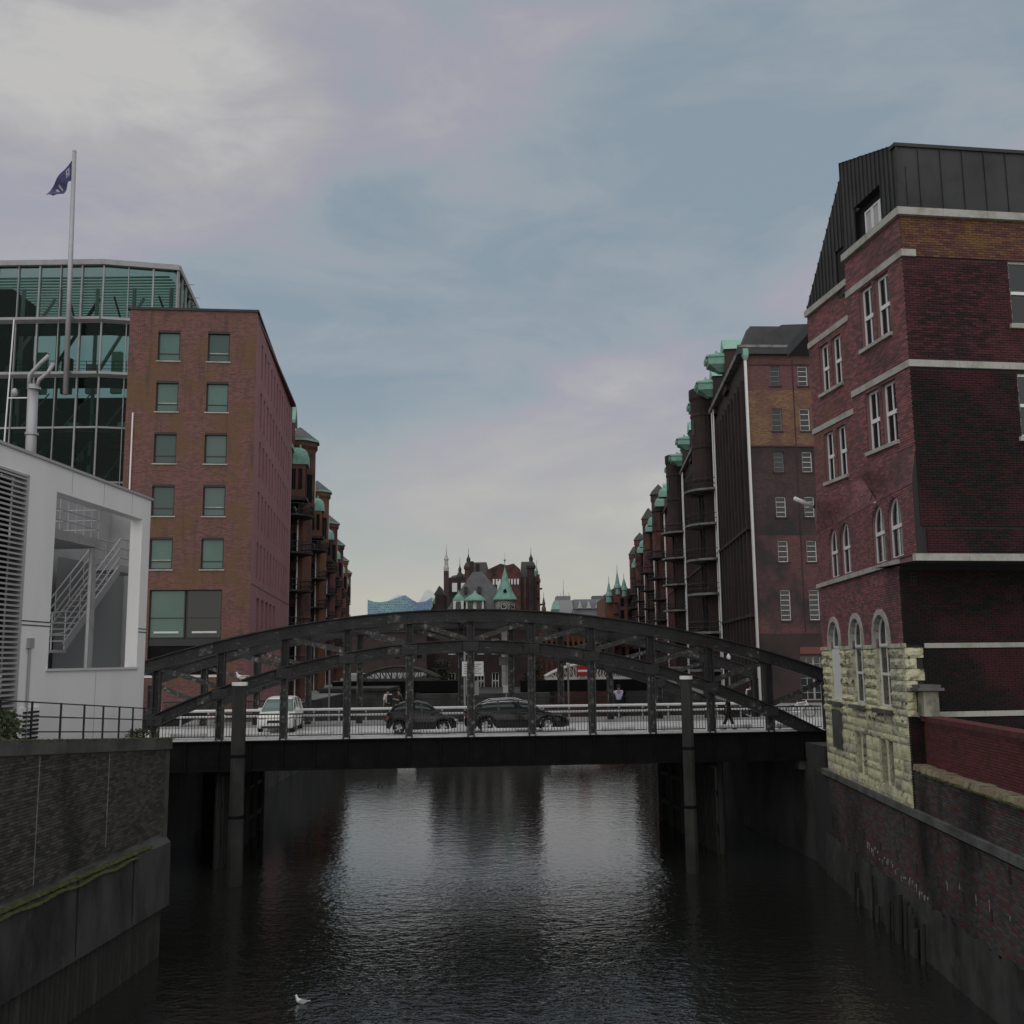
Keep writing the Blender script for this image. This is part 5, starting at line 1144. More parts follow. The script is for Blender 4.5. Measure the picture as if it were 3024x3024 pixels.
# flagpole
q = thing('flagpole', 'tall grey flagpole fixed to the front of the glass office', 'flagpole', (-32.5, 72.5, 28.2))
MB().tube([(-32.44, 72.6, 28.27), (-32.75, 72.6, 47.05)], [.20, .15], 12).build('pole', galv, q, True)
for z_ in (30.1, 34.3): MB().bar((-32.5, 72.6, z_), (-32.5, 73.8, z_), .12, .12).build('bracket', galv, q)
MB().lathe([(.001, 47.3), (.12, 47.2), (.16, 47.08), (.1, 47.0)], (-32.75, 72.6), 10).build('finial', galv, q, True)
flagm = mat('navy_flag_cloth', (.045, .045, .13), .9, st=((.085, .08, .17), 1.2, .45, .65)); flagp = mat('pale_flag_emblem', (.34, .34, .36), .9)
q = thing('flag', 'torn navy flag with pale emblem blowing left from the flagpole', 'flag', (-32.8, 72.5, 45))
def fpt(px_, py_): return ((px_ - 134) * .0373 - 32.72, 46.55 - (py_ - 292) * .0373)
upe = [(132.5, 292), (120, 310), (107, 328), (96, 346), (80, 368)]; loe = [(131, 340), (125, 343), (121, 356), (117, 369), (98, 373)]
def ev(tab, f_):
    f_ *= len(tab) - 1; i = min(int(f_), len(tab) - 2); f_ -= i; return tab[i][0] + (tab[i + 1][0] - tab[i][0]) * f_, tab[i][1] + (tab[i + 1][1] - tab[i][1]) * f_
def flagsurf(f0, f1, g0, g1, nx_, nz_, off, m, name, parent):
    mb = MB(); V = []; F_ = []
    for i in range(nx_ + 1):
        f_ = f0 + (f1 - f0) * i / nx_
        for j in range(nz_ + 1):
            g_ = g0 + (g1 - g0) * j / nz_; a = ev(upe, f_); b = ev(loe, f_); x_, z_ = fpt(a[0] + (b[0] - a[0]) * g_, a[1] + (b[1] - a[1]) * g_)
            V.append((x_, 72.55 + off + .22 * math.sin(f_ * 9 + g_ * 3) * f_, z_ - (.06 * (j % 2) if i == nx_ else 0)))
    for i in range(nx_):
        for j in range(nz_): k_ = i * (nz_ + 1) + j; F_.append((k_, k_ + nz_ + 1, k_ + nz_ + 2, k_ + 1))
    mb.add(V, F_); return mb.build(name, m, parent, True)
flagsurf(0, 1, 0, 1, 20, 10, 0, flagm, 'cloth', q)
for f0, f1, g0, g1 in ((.16, .30, .2, .28), (.16, .20, .28, .7), (.26, .30, .28, .7), (.20, .26, .46, .54), (.66, .70, .3, .75), (.78, .83, .35, .7)): flagsurf(f0, f1, g0, g1, 4, 4, -.012, flagp, 'emblem', q)

# ================================================================ WAREHOUSE ROWS
def balcony(par_, M, c, r_, z_, slab, bars=True, th=.16):
    mb = MB(M); mb.lathe([(.001, z_), (r_, z_), (r_, z_ + th), (.001, z_ + th)], c, 14, math.pi, 2 * math.pi); o = mb.build('balcony', slab, par_)
    if bars:
        mb = MB(M)
        for k_ in range(15):
            a = math.pi + math.pi * k_ / 14; mb.tube([(c[0] + (r_ - .05) * math.cos(a), c[1] + (r_ - .05) * math.sin(a), z_ + th), (c[0] + (r_ - .05) * math.cos(a), c[1] + (r_ - .05) * math.sin(a), z_ + 1.1)], .026, 4)
        for zz in (.6, 1.1): mb.tube([(c[0] + (r_ - .05) * math.cos(math.pi + math.pi * k_ / 14), c[1] + (r_ - .05) * math.sin(math.pi + math.pi * k_ / 14), z_ + zz) for k_ in range(15)], .035, 4)
        mb.build('balcony_railing', ironrail, o, kind='stuff')
        MB(M).bar((c[0], .0, z_ - .9), (c[0], -r_ * .8, z_), .08, .08).build('bracket', ironrail, o)
def hood(par_, M, x_, z_, w_, d_, h_, style):
    mb = MB(M)
    if style == 'dome':
        secs = []
        for k_ in range(9):
            a = math.pi / 2 * k_ / 8; rr = math.cos(a) ** .8; secs.append((rr, z_ + h_ * .45 + h_ * .55 * math.sin(a)))
        loft(mb, [[(x_ - w_ / 2, -d_, z_), (x_ + w_ / 2, -d_, z_), (x_ + w_ / 2, .3, z_), (x_ - w_ / 2, .3, z_)]] + [[(x_ - w_ / 2 * r_, -d_ * r_, zz), (x_ + w_ / 2 * r_, -d_ * r_, zz), (x_ + w_ / 2 * r_, .3, zz), (x_ - w_ / 2 * r_, .3, zz)] for r_, zz in [(1., z_ + h_ * .45)] + secs[1:-1] + [(.12, z_ + h_)]])
    else:
        loft(mb, [[(x_ + sx * w_ / 2 * f_, yy, zz) for sx, yy in ((-1, -d_ * f_), (1, -d_ * f_), (1, .3), (-1, .3))] for f_, zz in ((.4, z_), (.55, z_ + .12 * h_), (.56, z_ + .13 * h_), (.75, z_ + .24 * h_), (.76, z_ + .25 * h_), (.95, z_ + .36 * h_), (.98, z_ + .70 * h_), (1.07, z_ + .71 * h_), (1.07, z_ + .78 * h_), (.95, z_ + .84 * h_), (.45, z_ + h_))])
    o = mb.build('copper_hood', copper, par_)
    if style != 'dome':
        for k_ in range(5): B(x_ - w_ * .4 + k_ * w_ * .18, x_ - w_ * .4 + k_ * w_ * .18 + .08, -d_ * 1.08, -d_ * .9, z_ + .5 * h_, z_ + .72 * h_, M=M).build('hood_rib', copper_p, o)
    MB(M).lathe([(.001, z_ + h_ + .35), (.07, z_ + h_ + .25), (.12, z_ + h_)], (x_, -d_ * .5), 8).build('finial', copper, o)

def left_unit(i, s0, length, label, m_main, m_t):
    q = thing('warehouse', label, 'building', (C0[0] + SDIR[0] * s0, C0[1] + SDIR[1] * s0, 4), group='warehouses along the left canal bank')
    O = Vector((C0[0], C0[1], 0)) + Vector((SDIR[0], SDIR[1], 0)) * 25.3 + Vector((-.133, .991, 0)) * (s0 - 25.3)
    M = Fr(O.x - .3, O.y, 0, -.133, .991); near_ = i < 3
    ops = []
    for z_ in (7.5, 10.9, 14.3, 17.7, 21.1, 24.5):
        for k_ in range(int((length - 8) / 2.6)): ops.append((8 + k_ * 2.6, 9.1 + k_ * 2.6, z_, z_ + 2.2))
    mb = MB(M); facade(mb, 0, length - .05, -1, 28.0, ops, .3); mb.quad((0, 0, -1), (0, 0, 28), (0, 14, 28), (0, 14, -1)); mb.build('wall', m_main, q)
    for a, b, c, d in ops: put(pane_mesh(1.1, 2.2, glass_d), 'window', M @ T(a, .26, c), q)
    mb = MB(M); mb.prism([(0, -.3, 28), (0, 4.5, 32.2), (0, 14, 32.2), (0, 14, 28)], (length - .05, 0, 0)); mb.build('roof', slate, q)
    B(0, length - .05, -.35, .1, 27.7, 28.05, M=M).build('eaves', copper_p, q)
    # stair turret
    tx = 6.4; mb = MB(M); mb.lathe([(1.35, 3), (1.35, 22.2), (1.6, 22.9), (1.6, 28.6), (1.8, 28.9), (1.8, 29.5)], (tx, -.5), 8, R(22.5), 2 * math.pi + R(22.5)); mb.build('turret', m_t, q)
    mb = MB(M); mb.lathe([(1.95, 29.5), (1.3, 30.0), (.3, 30.8), (.001, 31.0)], (tx, -.5), 8, R(22.5), 2 * math.pi + R(22.5)); mb.build('turret_roof', slate, q)
    MB(M).lathe([(1.97, 29.35), (1.97, 29.55), (1.8, 29.55)], (tx, -.5), 8, R(22.5), 2 * math.pi + R(22.5)).build('turret_cornice', copper_p, q)
    for k_ in range(8):
        a = R(45 * k_); mb = MB(M @ T(tx + 1.49 * math.cos(a), -.5 + 1.49 * math.sin(a), 23.6) @ Matrix.Rotation(a - math.pi / 2 + math.pi, 4, 'Z'))
        mb.box(-.3, .3, -.03, .03, 0, 2.6); mb.build('turret_window', glass_d, q)
    # winch loft with copper hood, balconies
    B(2.3, 4.3, -1.35, .1, 23.6, 26.6, M=M).build('winch_loft', m_t, q); hood(q, M, 3.3, 26.6, 2.2, 1.6, 1.7, 'dome')
    for k_ in range(2): B(2.27, 2.3, -1.1 + k_ * .6, -.75 + k_ * .6, 24.3, 26.2, M=M).build('loft_window', glass_d, q)
    B(2.15, 4.45, -1.55, .1, 23.3, 23.6, M=M).build('loft_cornice', steel, q); B(2.8, 3.8, -1.38, -1.34, 23.9, 26.3, M=M).build('loft_door', steel_d, q)
    MB(M).bar((2.6, -.2, 21.6), (2.6, -1.3, 23.3), .14, .14).build('loft_corbel', steel, q); MB(M).bar((4.0, -.2, 21.6), (4.0, -1.3, 23.3), .14, .14).build('loft_corbel', steel, q)
    for k_ in range(5): B(4.75 + (k_ % 2) * .1, 4.8 + (k_ % 2) * .1, -.6, -.1, 8.6 + k_ * 3.4, 10.4 + k_ * 3.4, M=M).build('turret_slit', glass_d, q)
    MB(M).tube([(4.55, -.6, 1), (4.55, -.6, 22.2), (4.2, -.3, 23.0)], .07, 6).build('downpipe', white, q)
    MB(M).prism([(2.2, -.2, 26.6), (4.4, -.2, 26.6), (4.4, -.2, 30.6), (3.3, -.2, 31.8), (2.2, -.2, 30.6)], (0, 1.2, 0)).build('gable', m_main, q)
    MB(M).prism([(2.0, -.4, 30.4), (3.3, -.4, 31.9), (4.6, -.4, 30.4), (4.6, -.4, 30.7), (3.3, -.4, 32.2), (2.0, -.4, 30.7)], (0, 3, 0)).build('gable_roof', copper_p, q)
    for z_ in (8.2, 11.6, 15.0, 18.4, 21.8): balcony(q, M, (3.3, 0), 2.1, z_, steel, True); B(2.5, 4.1, -.02, .05, z_ + .16, z_ + 2.5, M=M).build('loading_door', steel_d, q)
    MB(M).tube([(.7, -.15, 1), (.7, -.15, 27.6)], .09, 8).build('downpipe', white, q); MB(M).tube([(8.9, -.15, 1), (8.9, -.15, 27.6)], .09, 8).build('downpipe', galv, q)
ll = ['red brick warehouse with copper-domed hood right behind the brick office', 'second red brick warehouse of the left row with green domed hood', 'third warehouse of the left row, with orange brick turret', 'fourth warehouse of the left row behind the orange turret', 'fifth and nearly hidden warehouse of the left row', 'farthest visible warehouse of the left row']
for i in range(6): left_unit(i, 25.4 + i * 29.5, 29.5, ll[i], (bm_row, bm_row, bm_row)[i % 3], (bm_row, bm_row_o, bm_row)[i % 3])

slabm = mat('sooty_slab_edge', (.22, .22, .215), .8, st=((.08, .08, .08), 1.5, .45, .65))
# right row -------------------------------------------------------
RDIR = (-.075, -1.0)
def right_unit(i, Y0, length, label, m_main, m_t, pale):
    """facade from Y0 (near end) away from the camera; local x runs toward the camera, near end at x = length"""
    X0 = 18.15 + .075 * (Y0 - 77)
    q = thing('warehouse', label, 'building', (X0, Y0, 4), group='warehouses along the right canal bank')
    M = Fr(X0 + .075 * length, Y0 + length, 0, *RDIR); top = 32.4 - (0, 0, .6, 1.3, .4, 1.0)[i]
    xt = (10.5, 10.5, 8.0, 11.0, 9.0, 10.0)[i]; nt_ = 18 if i < 2 else 8
    ops = []
    for z_ in (7.0, 10.3, 13.6, 16.9, 20.2, 23.5, 26.8):
        k_ = 14.0
        while k_ < length - 2: ops.append((k_, k_ + .85, z_, z_ + 2.4)); k_ += 1.9
    mb = MB(M); facade(mb, 0, length, -1, top, ops, .35); mb.build('wall', m_main, q)
    for a, b, c, d in ops: put(pane_mesh(.85, 2.4, glass_d), 'window', M @ T(a, .3, c), q)
    k_ = 13.4
    while k_ < length: B(k_, k_ + .35, -.28, .02, 3, top - 2.2, M=M).build('pilaster', m_main, q); k_ += 1.9
    for z_ in (11.8, 18.4): B(13, length, -.33, .02, z_, z_ + .25, M=M).build('string_course', m_main, q)
    B(0, length, -.5, .1, top - .3, top + .1, M=M).build('eaves', slabm if pale else slate_d, q)
    mb = MB(M); mb.prism([(0, -.4, top), (0, 3.0, top + 2.0), (0, 16, top + 2.0), (0, 16, top)], (length, 0, 0)); mb.build('roof', slate_d, q)
    # stair tower (round, dark) over stacked balconies
    mb = MB(M); mb.lathe([(1.2, 24.4), (1.2, 33.6), (1.32, 33.9), (1.32, 34.8), (1.1, 34.9), (.001, 34.9)], (xt, -.9), nt_); mb.build('stair_tower', m_t, q)
    if i >= 2: MB(M).lathe([(1.5, 34.85), (1.05, 35.6), (.3, 36.4 + .4 * (i % 2)), (.001, 36.7 + .4 * (i % 2))], (xt, -.9), 8).build('tower_roof', slate_d, q)
    for a in (R(215), R(300)): mb = MB(M @ T(xt + 1.2 * math.cos(a), -.9 + 1.2 * math.sin(a), 30.2) @ Matrix.Rotation(a + math.pi / 2, 4, 'Z')); mb.box(-.25, .25, -.03, .05, 0, 1.6); mb.build('tower_window', glass_d, q)
    for j, z_ in enumerate((7.5, 11.0, 14.6, 17.85, 21.2, 24.5)):
        balcony(q, M, (xt, 0), 3.0, z_, slabm if pale else steel, True, .2)
    B(xt - 1.0, xt + 1.5, -1.2, .1, 0, 24.5, M=M).build('stair_shaft', m_t, q)
    for k_ in range(6): MB(M).tube([(xt - 2.4 + k_ * .28, -1.2 - .05 * k_, 4), (xt - 2.4 + k_ * .28, -1.2 - .05 * k_, 24.4)], .05, 6).build('stair_pipe', galv if k_ % 2 == 0 else ironrail, q)
    for xx in (xt - 3.1, xt + 2.1, xt + 3.4): MB(M).tube([(xx, -.3, 1), (xx, -.3, top - .3)], .075, 8).build('downpipe', white, q)
    for z_ in (7.8, 11.3, 14.9, 18.1, 21.5):
        B(xt - .6, xt + .5, -1.24, -1.18, z_, z_ + 2.3, M=M).build('loading_door', steel_d, q); B(xt + .75, xt + 1.25, -1.24, -1.18, z_ + .6, z_ + 2.0, M=M).build('shaft_window', glass_d, q)
    for z_ in (25.6, 28.8, 32.0): MB(M).lathe([(1.21, z_), (1.26, z_ + .08), (1.26, z_ + .25), (1.21, z_ + .33)], (xt, -.9), 18).build('tower_band', bm_dark, q)
    # two winch lofts with corbelled copper hoods
    for xx in (xt - 5.2, xt + 3.0, length - 9.5):
        B(xx - 1.1, xx + 1.1, -.3, 1.6, 31.5, 35.2, M=M).build('winch_loft', m_t, q); hood(q, M, xx, 33.3 - .4 * i, 1.9, 1.75, 1.75 - .1 * (i % 3), 'boat' if i < 2 else 'dome')
        MB(M).prism([(xx - 1.3, -.4, 35.1), (xx, -.4, 36.3), (xx + 1.3, -.4, 35.1)], (0, 4, 0)).build('gable_roof', copper_p, q)
rl = ['dark brick warehouse with round stair tower and pale balconies, nearest of the right row', 'second warehouse of the right row with round dark tower', 'third warehouse of the right row with red brick tower', 'fourth warehouse of the right row, narrow and red', 'fifth and nearly hidden warehouse of the right row', 'farthest visible warehouse of the right row']
lens = [31.5, 33, 30, 32, 33, 33]; yy = 77.05
for i in range(6):
    right_unit(i, yy, lens[i], rl[i], (bm_dark, bm_dark, bm_row)[min(i, 2)], (bm_dark, bm_dark, bm_row, bm_row, bm_row, bm_row)[i], i < 2); yy += lens[i]
# end gable of the nearest one, facing the camera
RF = Fr(18.15, 77.0, 0, 1.0, .05)
q = thing('warehouse_end', 'burnt brick end wall of the nearest right warehouse with small-paned windows', 'building', (18.15, 77, 5))
eops = []
for k_, (z0, z1) in enumerate(((29.57, 31.14), (26.0, 27.77), (22.78, 24.36), (19.31, 20.87), (15.88, 17.5), (11.5, 13.77))):
    for x_ in (1.95, 4.15): eops.append((x_, x_ + .78, z0, z1))
eops += [(3.2, 6.3, 5.6, 8.8)]
for za, zb_, m_ in ((10.5, 17.9, bm_end), (17.9, 24.75, bm_endk), (24.75, 29.2, bm_endy), (29.2, 32.0, bm_endr)):
    mb = MB(RF); facade(mb, 0, 9.5, za, zb_, [o for o in eops[:-1] if za <= o[2] and o[3] <= zb_], .22); mb.build('wall', m_, q)
mb = MB(RF); facade(mb, 0, 9.5, -1, 10.5, eops[-1:], .22, -.06); mb.quad((0, -.06, 10.5), (9.5, -.06, 10.5), (9.5, .02, 10.5), (0, .02, 10.5)); mb.build('plinth', bm_dark, q)
for a, b, c, d in eops[:-1]:
    n_ = 4 if d - c < 2 else 6
    window(q, RF @ T(a, .14, c), b - a, d - c, .06, (), tuple(((k_ + 1) / n_, .035) for k_ in range(n_ - 1)), whiteframe if c < 20 or a > 4 else graym); B(a - .1, b + .1, -.05, .15, c - .13, c, M=RF).build('window_sill', bm_dark, q)
a, b, c, d = eops[-1]
for k_ in range(3): window(q, RF @ T(a + k_ * 1.03, .14, c), 1.03, d - c, .07, (.5,), tuple((f_ / 6, .035) for f_ in range(1, 6)), greydark, glass_d)
B(a, b, -.12, -.05, 9.0, 9.5, M=RF).build('shop_sign', mat('dull_red_board', (.16, .05, .04), .7), q)
B(3.7, 3.78, -.03, .01, 10.6, 31.6, M=RF).build('wall_joint', bm_dark, q); B(0, 9.5, -.06, .02, 31.2, 31.32, M=RF).build('string_course', bm_end, q); B(0, 9.5, -.07, .02, 24.75, 24.85, M=RF).build('string_course', bm_end, q)
B(-.55, 9.5, -.45, .3, 32.0, 32.5, M=RF).build('eaves', slate_d, q); B(-.6, 9.5, -.5, -.2, 32.5, 32.7, M=RF).build('gutter', slabm, q)
MB(RF).prism([(-.2, .2, 32.55), (9.5, .2, 32.55), (9.5, .6, 34.55), (.75, .6, 34.55)], (0, 1.2, 0)).build('roof', slate_d, q); MB(RF).box(2.1, 3.7, -.05, .5, 32.9, 33.3).build('skylight', white, q)
MB(RF).tube([(0, -.22, 1), (0, -.22, 31.6), (-.12, -.3, 32.1)], .12, 8).build('downpipe', white, q, True); MB(RF).lathe([(.12, 31.5), (.3, 31.9), (.3, 32.4)], (0, -.25), 8).build('rain_head', copper_p, q)

# quay fronts beyond the bridge
q = thing('quay_wall', 'dark quay wall running from the bridge to the left warehouse row', 'wall', (-16.6, 58, 0)); MB().prism([(-16.3, 57.5, -1), (-16.6, 64.2, -1), (-17.3, 64.2, -1), (-17.3, 57.5, -1)], (0, 0, 6.4)).build('masonry', slime, q)
q = thing('quay_wall', 'dark quay wall running from the bridge to the right warehouse row', 'wall', (15, 58, 0)); MB().prism([(13.9, 58, -1), (15.9, 78, -1), (17.2, 78, -1), (15.2, 58, -1)], (0, 0, 6.4)).build('masonry', slime, q)

# ================================================================ WATER CASTLE AT THE FORK
q = WC = thing('water_castle', 'gabled brick house with steep slate roof and green clock turret at the canal fork', 'building', (-5, 150, 3))
KX = -5.25
wops = [(KX - 4.2 + k_ * 2.1, KX - 3.2 + k_ * 2.1, 9.6, 11.9) for k_ in range(5)] + [(KX - 4.2 + k_ * 2.1, KX - 3.2 + k_ * 2.1, 4.6, 7.0) for k_ in range(5)]
mb = MB(T(0, 150, 0)); facade(mb, KX - 5.6, 3.6, -1, 13.6, wops, .3); mb.box(KX - 5.6, 3.6, .3, 14, -1, 13.5); mb.build('wall', bm_dark, WC)
for a, b, c, d in wops: window(WC, T(a, 150.2, c), b - a, d - c, .1, (.5,), ((.5, .07),), whiteframe)
mb = MB(); mb.add([(KX - 6.2, 149.6, 13.5), (KX + 7.4, 149.6, 13.5), (KX + 7.4, 164, 13.5), (KX - 6.2, 164, 13.5), (KX - .8, 154.5, 22.0), (KX + .7, 154.5, 22.0), (KX + .7, 162, 22.0), (KX - .8, 162, 22.0)], [(0, 1, 5, 4), (1, 2, 6, 5), (2, 3, 7, 6), (3, 0, 4, 7), (4, 5, 6, 7)]); mb.build('roof', slate, WC)
for x_, w_, z_ in ((-8.0, 1.5, 15.9), (-5.6, 2.6, 15.9)):
    yd = 150.4
    B(x_ - w_ / 2, x_ + w_ / 2, yd, 154, z_, z_ + 1.5).build('dormer', white, WC)
    n_ = 1 if w_ < 2 else 2
    for k_ in range(n_): window(WC, T(x_ - w_ / 2 + w_ * (k_ + .5) / n_ - .38, yd - .07, z_ + .25), .76, 1.1, .08, (.5,), (), ironrail)
    mb = MB(T(x_, yd + .8, 0)); mb.lathe([(w_ * .62, z_ + 1.5), (w_ * .60, z_ + 1.75), (w_ * .36, z_ + 2.25), (w_ * .12, z_ + 2.6), (.03, z_ + 3.1)], (0, 0), 14); mb.build('dormer_hood', copper, WC, True)
for x_ in (-7.0, -5.0): MB().box(x_ - .25, x_ + .25, 152.2, 153, 18.6, 19.6).build('roof_hatch', slate_d, WC)
for x_, z_ in ((-6.2, 23.6), (-5.3, 23.2)): MB().box(x_ - .3, x_ + .3, 154.5, 155.5, 19, z_).build('chimney', bm_dark, WC)
tx, ty = -1.15, 151.2
MB().lathe([(1.35, 5), (1.35, 15.5), (1.45, 15.6), (1.45, 17.45)], (tx, ty), 16).build('turret', offwhite, WC, True)
MB().lathe([(1.75, 17.4), (1.8, 17.6), (1.2, 18.6), (.62, 20.2), (.2, 21.7), (.03, 22.4)], (tx, ty), 12).build('turret_spire', copper, WC)
MB().lathe([(.02, 22.3), (.05, 23.2), (.16, 23.3), (.16, 23.45), (.02, 23.6), (.015, 24.5)], (tx, ty), 8).build('spire_finial', copper_p, WC)
for a in (R(262), R(318)):
    Mx = T(tx + 1.46 * math.cos(a), ty + 1.46 * math.sin(a), 16.5) @ Matrix.Rotation(a + math.pi / 2, 4, 'Z') @ Matrix.Rotation(R(90), 4, 'X')
    mb = MB(Mx); mb.lathe([(.001, .02), (.52, .02), (.56, 0), (.56, -.05)], (0, 0), 18); o = mb.build('clock_face', dk, WC); mb = MB(Mx); mb.lathe([(.36, .03), (.44, .03)], (0, 0), 18); mb.build('clock_ring', white, o)
    mb = MB(Mx); mb.bar((0, 0, .035), (.25, .2, .035), .05, .01); mb.bar((0, 0, .035), (-.05, .38, .035), .04, .01); mb.build('clock_hand', white, o)
mb = MB(T(tx, ty - 1.2, 18.6)); mb.lathe([(.001, -.2), (.28, 0), (.2, .35), (.001, .5)], (0, 0), 10); mb.build('spire_lucarne', steel_d, WC)

q = GW = thing('great_warehouse', 'huge dark brick warehouse with stepped gables and corner spires behind the castle', 'building', (-3, 185, 3))
MB().box(-11.6, 4.3, 185, 235, -1, 23.6).build('wall', bm_dark, GW)
MB().box(-4.6, 1.4, 184.6, 200, 15, 24.9).build('bay', bm_row, GW); MB().prism([(-4.6, 184.6, 24.9), (1.4, 184.6, 24.9), (.2, 184.6, 26.0), (-1.0, 184.6, 25.7), (-2.2, 184.6, 26.0)], (0, 15, 0)).build('bay_gable', bm_row, GW)
for k_ in range(9): B(-3.6 + k_ * .55, -3.3 + k_ * .55, 184.5, 184.6, 22.2, 23.2).build('blind_arch', white, GW)
B(-2.8, -1.6, 184.45, 184.6, 21.2, 22.8).build('notice', white, GW)
for a, b in ((-7.9, -4.6), (1.4, 3.6)): MB().prism([(a, 186, 23.6), (b, 186, 23.6), (b - .2, 188, 26.6), (a + .2, 188, 26.6)], (0, 30, 0)).build('roof', slate_d, GW)
MB().prism([(-11.4, 185.5, 23.6), (-8, 185.5, 23.6), (-8, 188, 24.6), (-11, 188, 24.2)], (0, 30, 0)).build('roof', slate_d, GW)
def spire(par_, x_, y_, z0, z1, r_, m, m2):
    MB().lathe([(r_, z0 - 9), (r_, z0), (r_ * 1.25, z0 + .1), (r_ * 1.25, z0 + .5)], (x_, y_), 8).build('corner_turret', m, par_)
    h = z1 - z0; MB().lathe([(r_ * 1.3, z0 + .5), (r_ * .8, z0 + .5 + h * .18), (r_ * .5, z0 + .5 + h * .22), (r_ * .55, z0 + .5 + h * .38), (r_ * .2, z0 + h * .62), (.04, z0 + h * .75), (.03, z1)], (x_, y_), 8).build('spire', m2, par_)
spire(GW, -8.0, 185.2, 25.0, 28.9, .68, bm_row, slate_d); spire(GW, 3.35, 185.2, 25.0, 28.9, .68, bm_dark, slate_d); spire(GW, -9.6, 186, 23.2, 27.2, .55, bm_dark, slate_d); spire(GW, 4.4, 187, 22.6, 26.8, .55, bm_row_o, copper)
for x_ in (-10.5, -8.9): B(x_ - .45, x_ + .45, 184.8, 185, 21.0, 22.6).build('window', white, GW)
for k_ in range(6):
    B(4.3, 5.4, 186 + k_ * .2, 189, 7 + k_ * 2.9, 7.2 + k_ * 2.9).build('balcony', ironrail, GW); B(4.35, 4.9, 186, 189, 8.2 + k_ * 2.9, 9.6 + k_ * 2.9).build('bay_window', bm_row_o if k_ % 2 else bm_row, GW)
B(-9.0, -8.7, 184.9, 185.0, 6, 23).build('pilaster', bm_row, GW); B(2.0, 2.4, 184.8, 185.0, 6, 23.4).build('pilaster', bm_row, GW)
# stepped lower wing falling to the left, with copper roofs and dormers
q = thing('lower_wing', 'jumble of low slate and copper roofs left of the castle', 'building', (-14, 170, 3))
for k_, (x_, z_) in enumerate(((-12.4, 20.6), (-13.3, 19.4), (-14.2, 18.2), (-15.0, 17.4), (-15.8, 16.6))):
    B(x_ - .5, x_ + .9, 170 + k_ * 6, 180 + k_ * 6, -1, z_ - 1).build('wall', bm_dark, q); MB().prism([(x_ - .7, 170 + k_ * 6, z_ - 1), (x_ + 1, 170 + k_ * 6, z_ - 1), (x_ + .2, 170 + k_ * 6, z_ + .5)], (0, 8, 0)).build('roof', slate_d if k_ % 2 == 0 else copper_p, q)
q = thing('church_tower', 'slender distant church steeple with pale lantern left of the great warehouse', 'tower', (-28, 430, 3))
MB().box(-29.0, -27.0, 430, 433, 5, 46).build('tower', bm_dark, q); MB().lathe([(1.0, 46), (1.2, 47.5), (.8, 48.5), (.8, 50.5), (1.1, 51), (.5, 52.5), (.25, 53.3), (.08, 56), (.05, 57.5)], (-28, 431.5), 10).build('lantern', offwhite, q)

# far steel bridges at the fork
def far_bridge(label, xa, xb, y_, zb, rise, m):
    q = thing('far_bridge', label, 'bridge', (xa, y_, 5), group='pale steel bridges at the canal fork'); n_ = 14
    for yy in (0, 5):
        up_ = [(xa + (xb - xa) * k_ / n_, y_ + yy, zb + .25 + rise * (1 - (2 * k_ / n_ - 1) ** 2)) for k_ in range(n_ + 1)]
        MB().tube(up_, .16, 6).build('arch_chord', m, q); MB().bar((xa, y_ + yy, zb), (xb, y_ + yy, zb), .3, .22).build('bottom_chord', m, q)
        for k_ in range(1, n_):
            p_ = up_[k_]; MB().bar((p_[0], p_[1], zb), p_, .09, .09).build('web_post', m, q)
            a, b = (k_, k_ - 1) if k_ < n_ / 2 else (k_, k_ + 1)
            MB().bar((up_[a][0], p_[1], zb), up_[b], .08, .08).build('web_diagonal', m, q)
    B(xa - 3, xb + 3, y_ - .4, y_ + 5.4, zb - 1.5, zb - .15).build('deck', steel_d, q)
    B(xa - 3, xb + 3, y_ + 5.0, y_ + 5.3, 3.0, zb - 1.5).build('pier_wall', slime, q) if False else None
far_bridge('pale arched truss bridge over the right branch of the canal', 3.8, 14.2, 125, 6.45, 1.5, whiterail)
far_bridge('pale arched truss bridge over the left branch of the canal', -18.8, -9.2, 125, 6.5, 1.35, concrete)
q = thing('pontoon_building', 'low grey warehouse shed on the left bank under the far bridge', 'building', (-18, 115, 3)); B(-21, -13.6, 112, 122, -1, 5.6).build('wall', concrete, q); B(-21.2, -13.4, 111.8, 122, 5.6, 5.9).build('roof', slate_d, q)
q = thing('pier_island', 'dark masonry pier island below the castle', 'pier', (-4, 128, 0)); B(-11.5, 4.2, 122, 150, -1, 4.9).build('masonry', slime, q)
for k_ in range(26): pass
treem = mat('dark_tree_leaf', (.03, .038, .02), .7)
for k_, (x_, y_, h_, lab) in enumerate(((-9.2, 133, 3.6, 'small dark tree on the pier island left of the castle door'), (2.6, 130, 3.2, 'small dark tree on the pier island right of the castle'))):
    q = thing('tree', lab, 'tree', (x_, y_, 4.9)); MB().tube([(x_, y_, 4.8), (x_ + .1, y_, 6.4), (x_, y_, 7.4)], [.16, .11, .05], 7).build('trunk', timber, q)
    for s_ in range(4): MB().tube([(x_, y_, 6.2), (x_ + .9 * math.cos(s_ * 1.6), y_ + .9 * math.sin(s_ * 1.6), 7.3)], [.06, .02], 5).build('limb', timber, q)
    leafclump('crown', q, T(x_, y_, 6.0), 900, 1.5, 1.5, h_ - .8, .28, treem, 40 + k_)

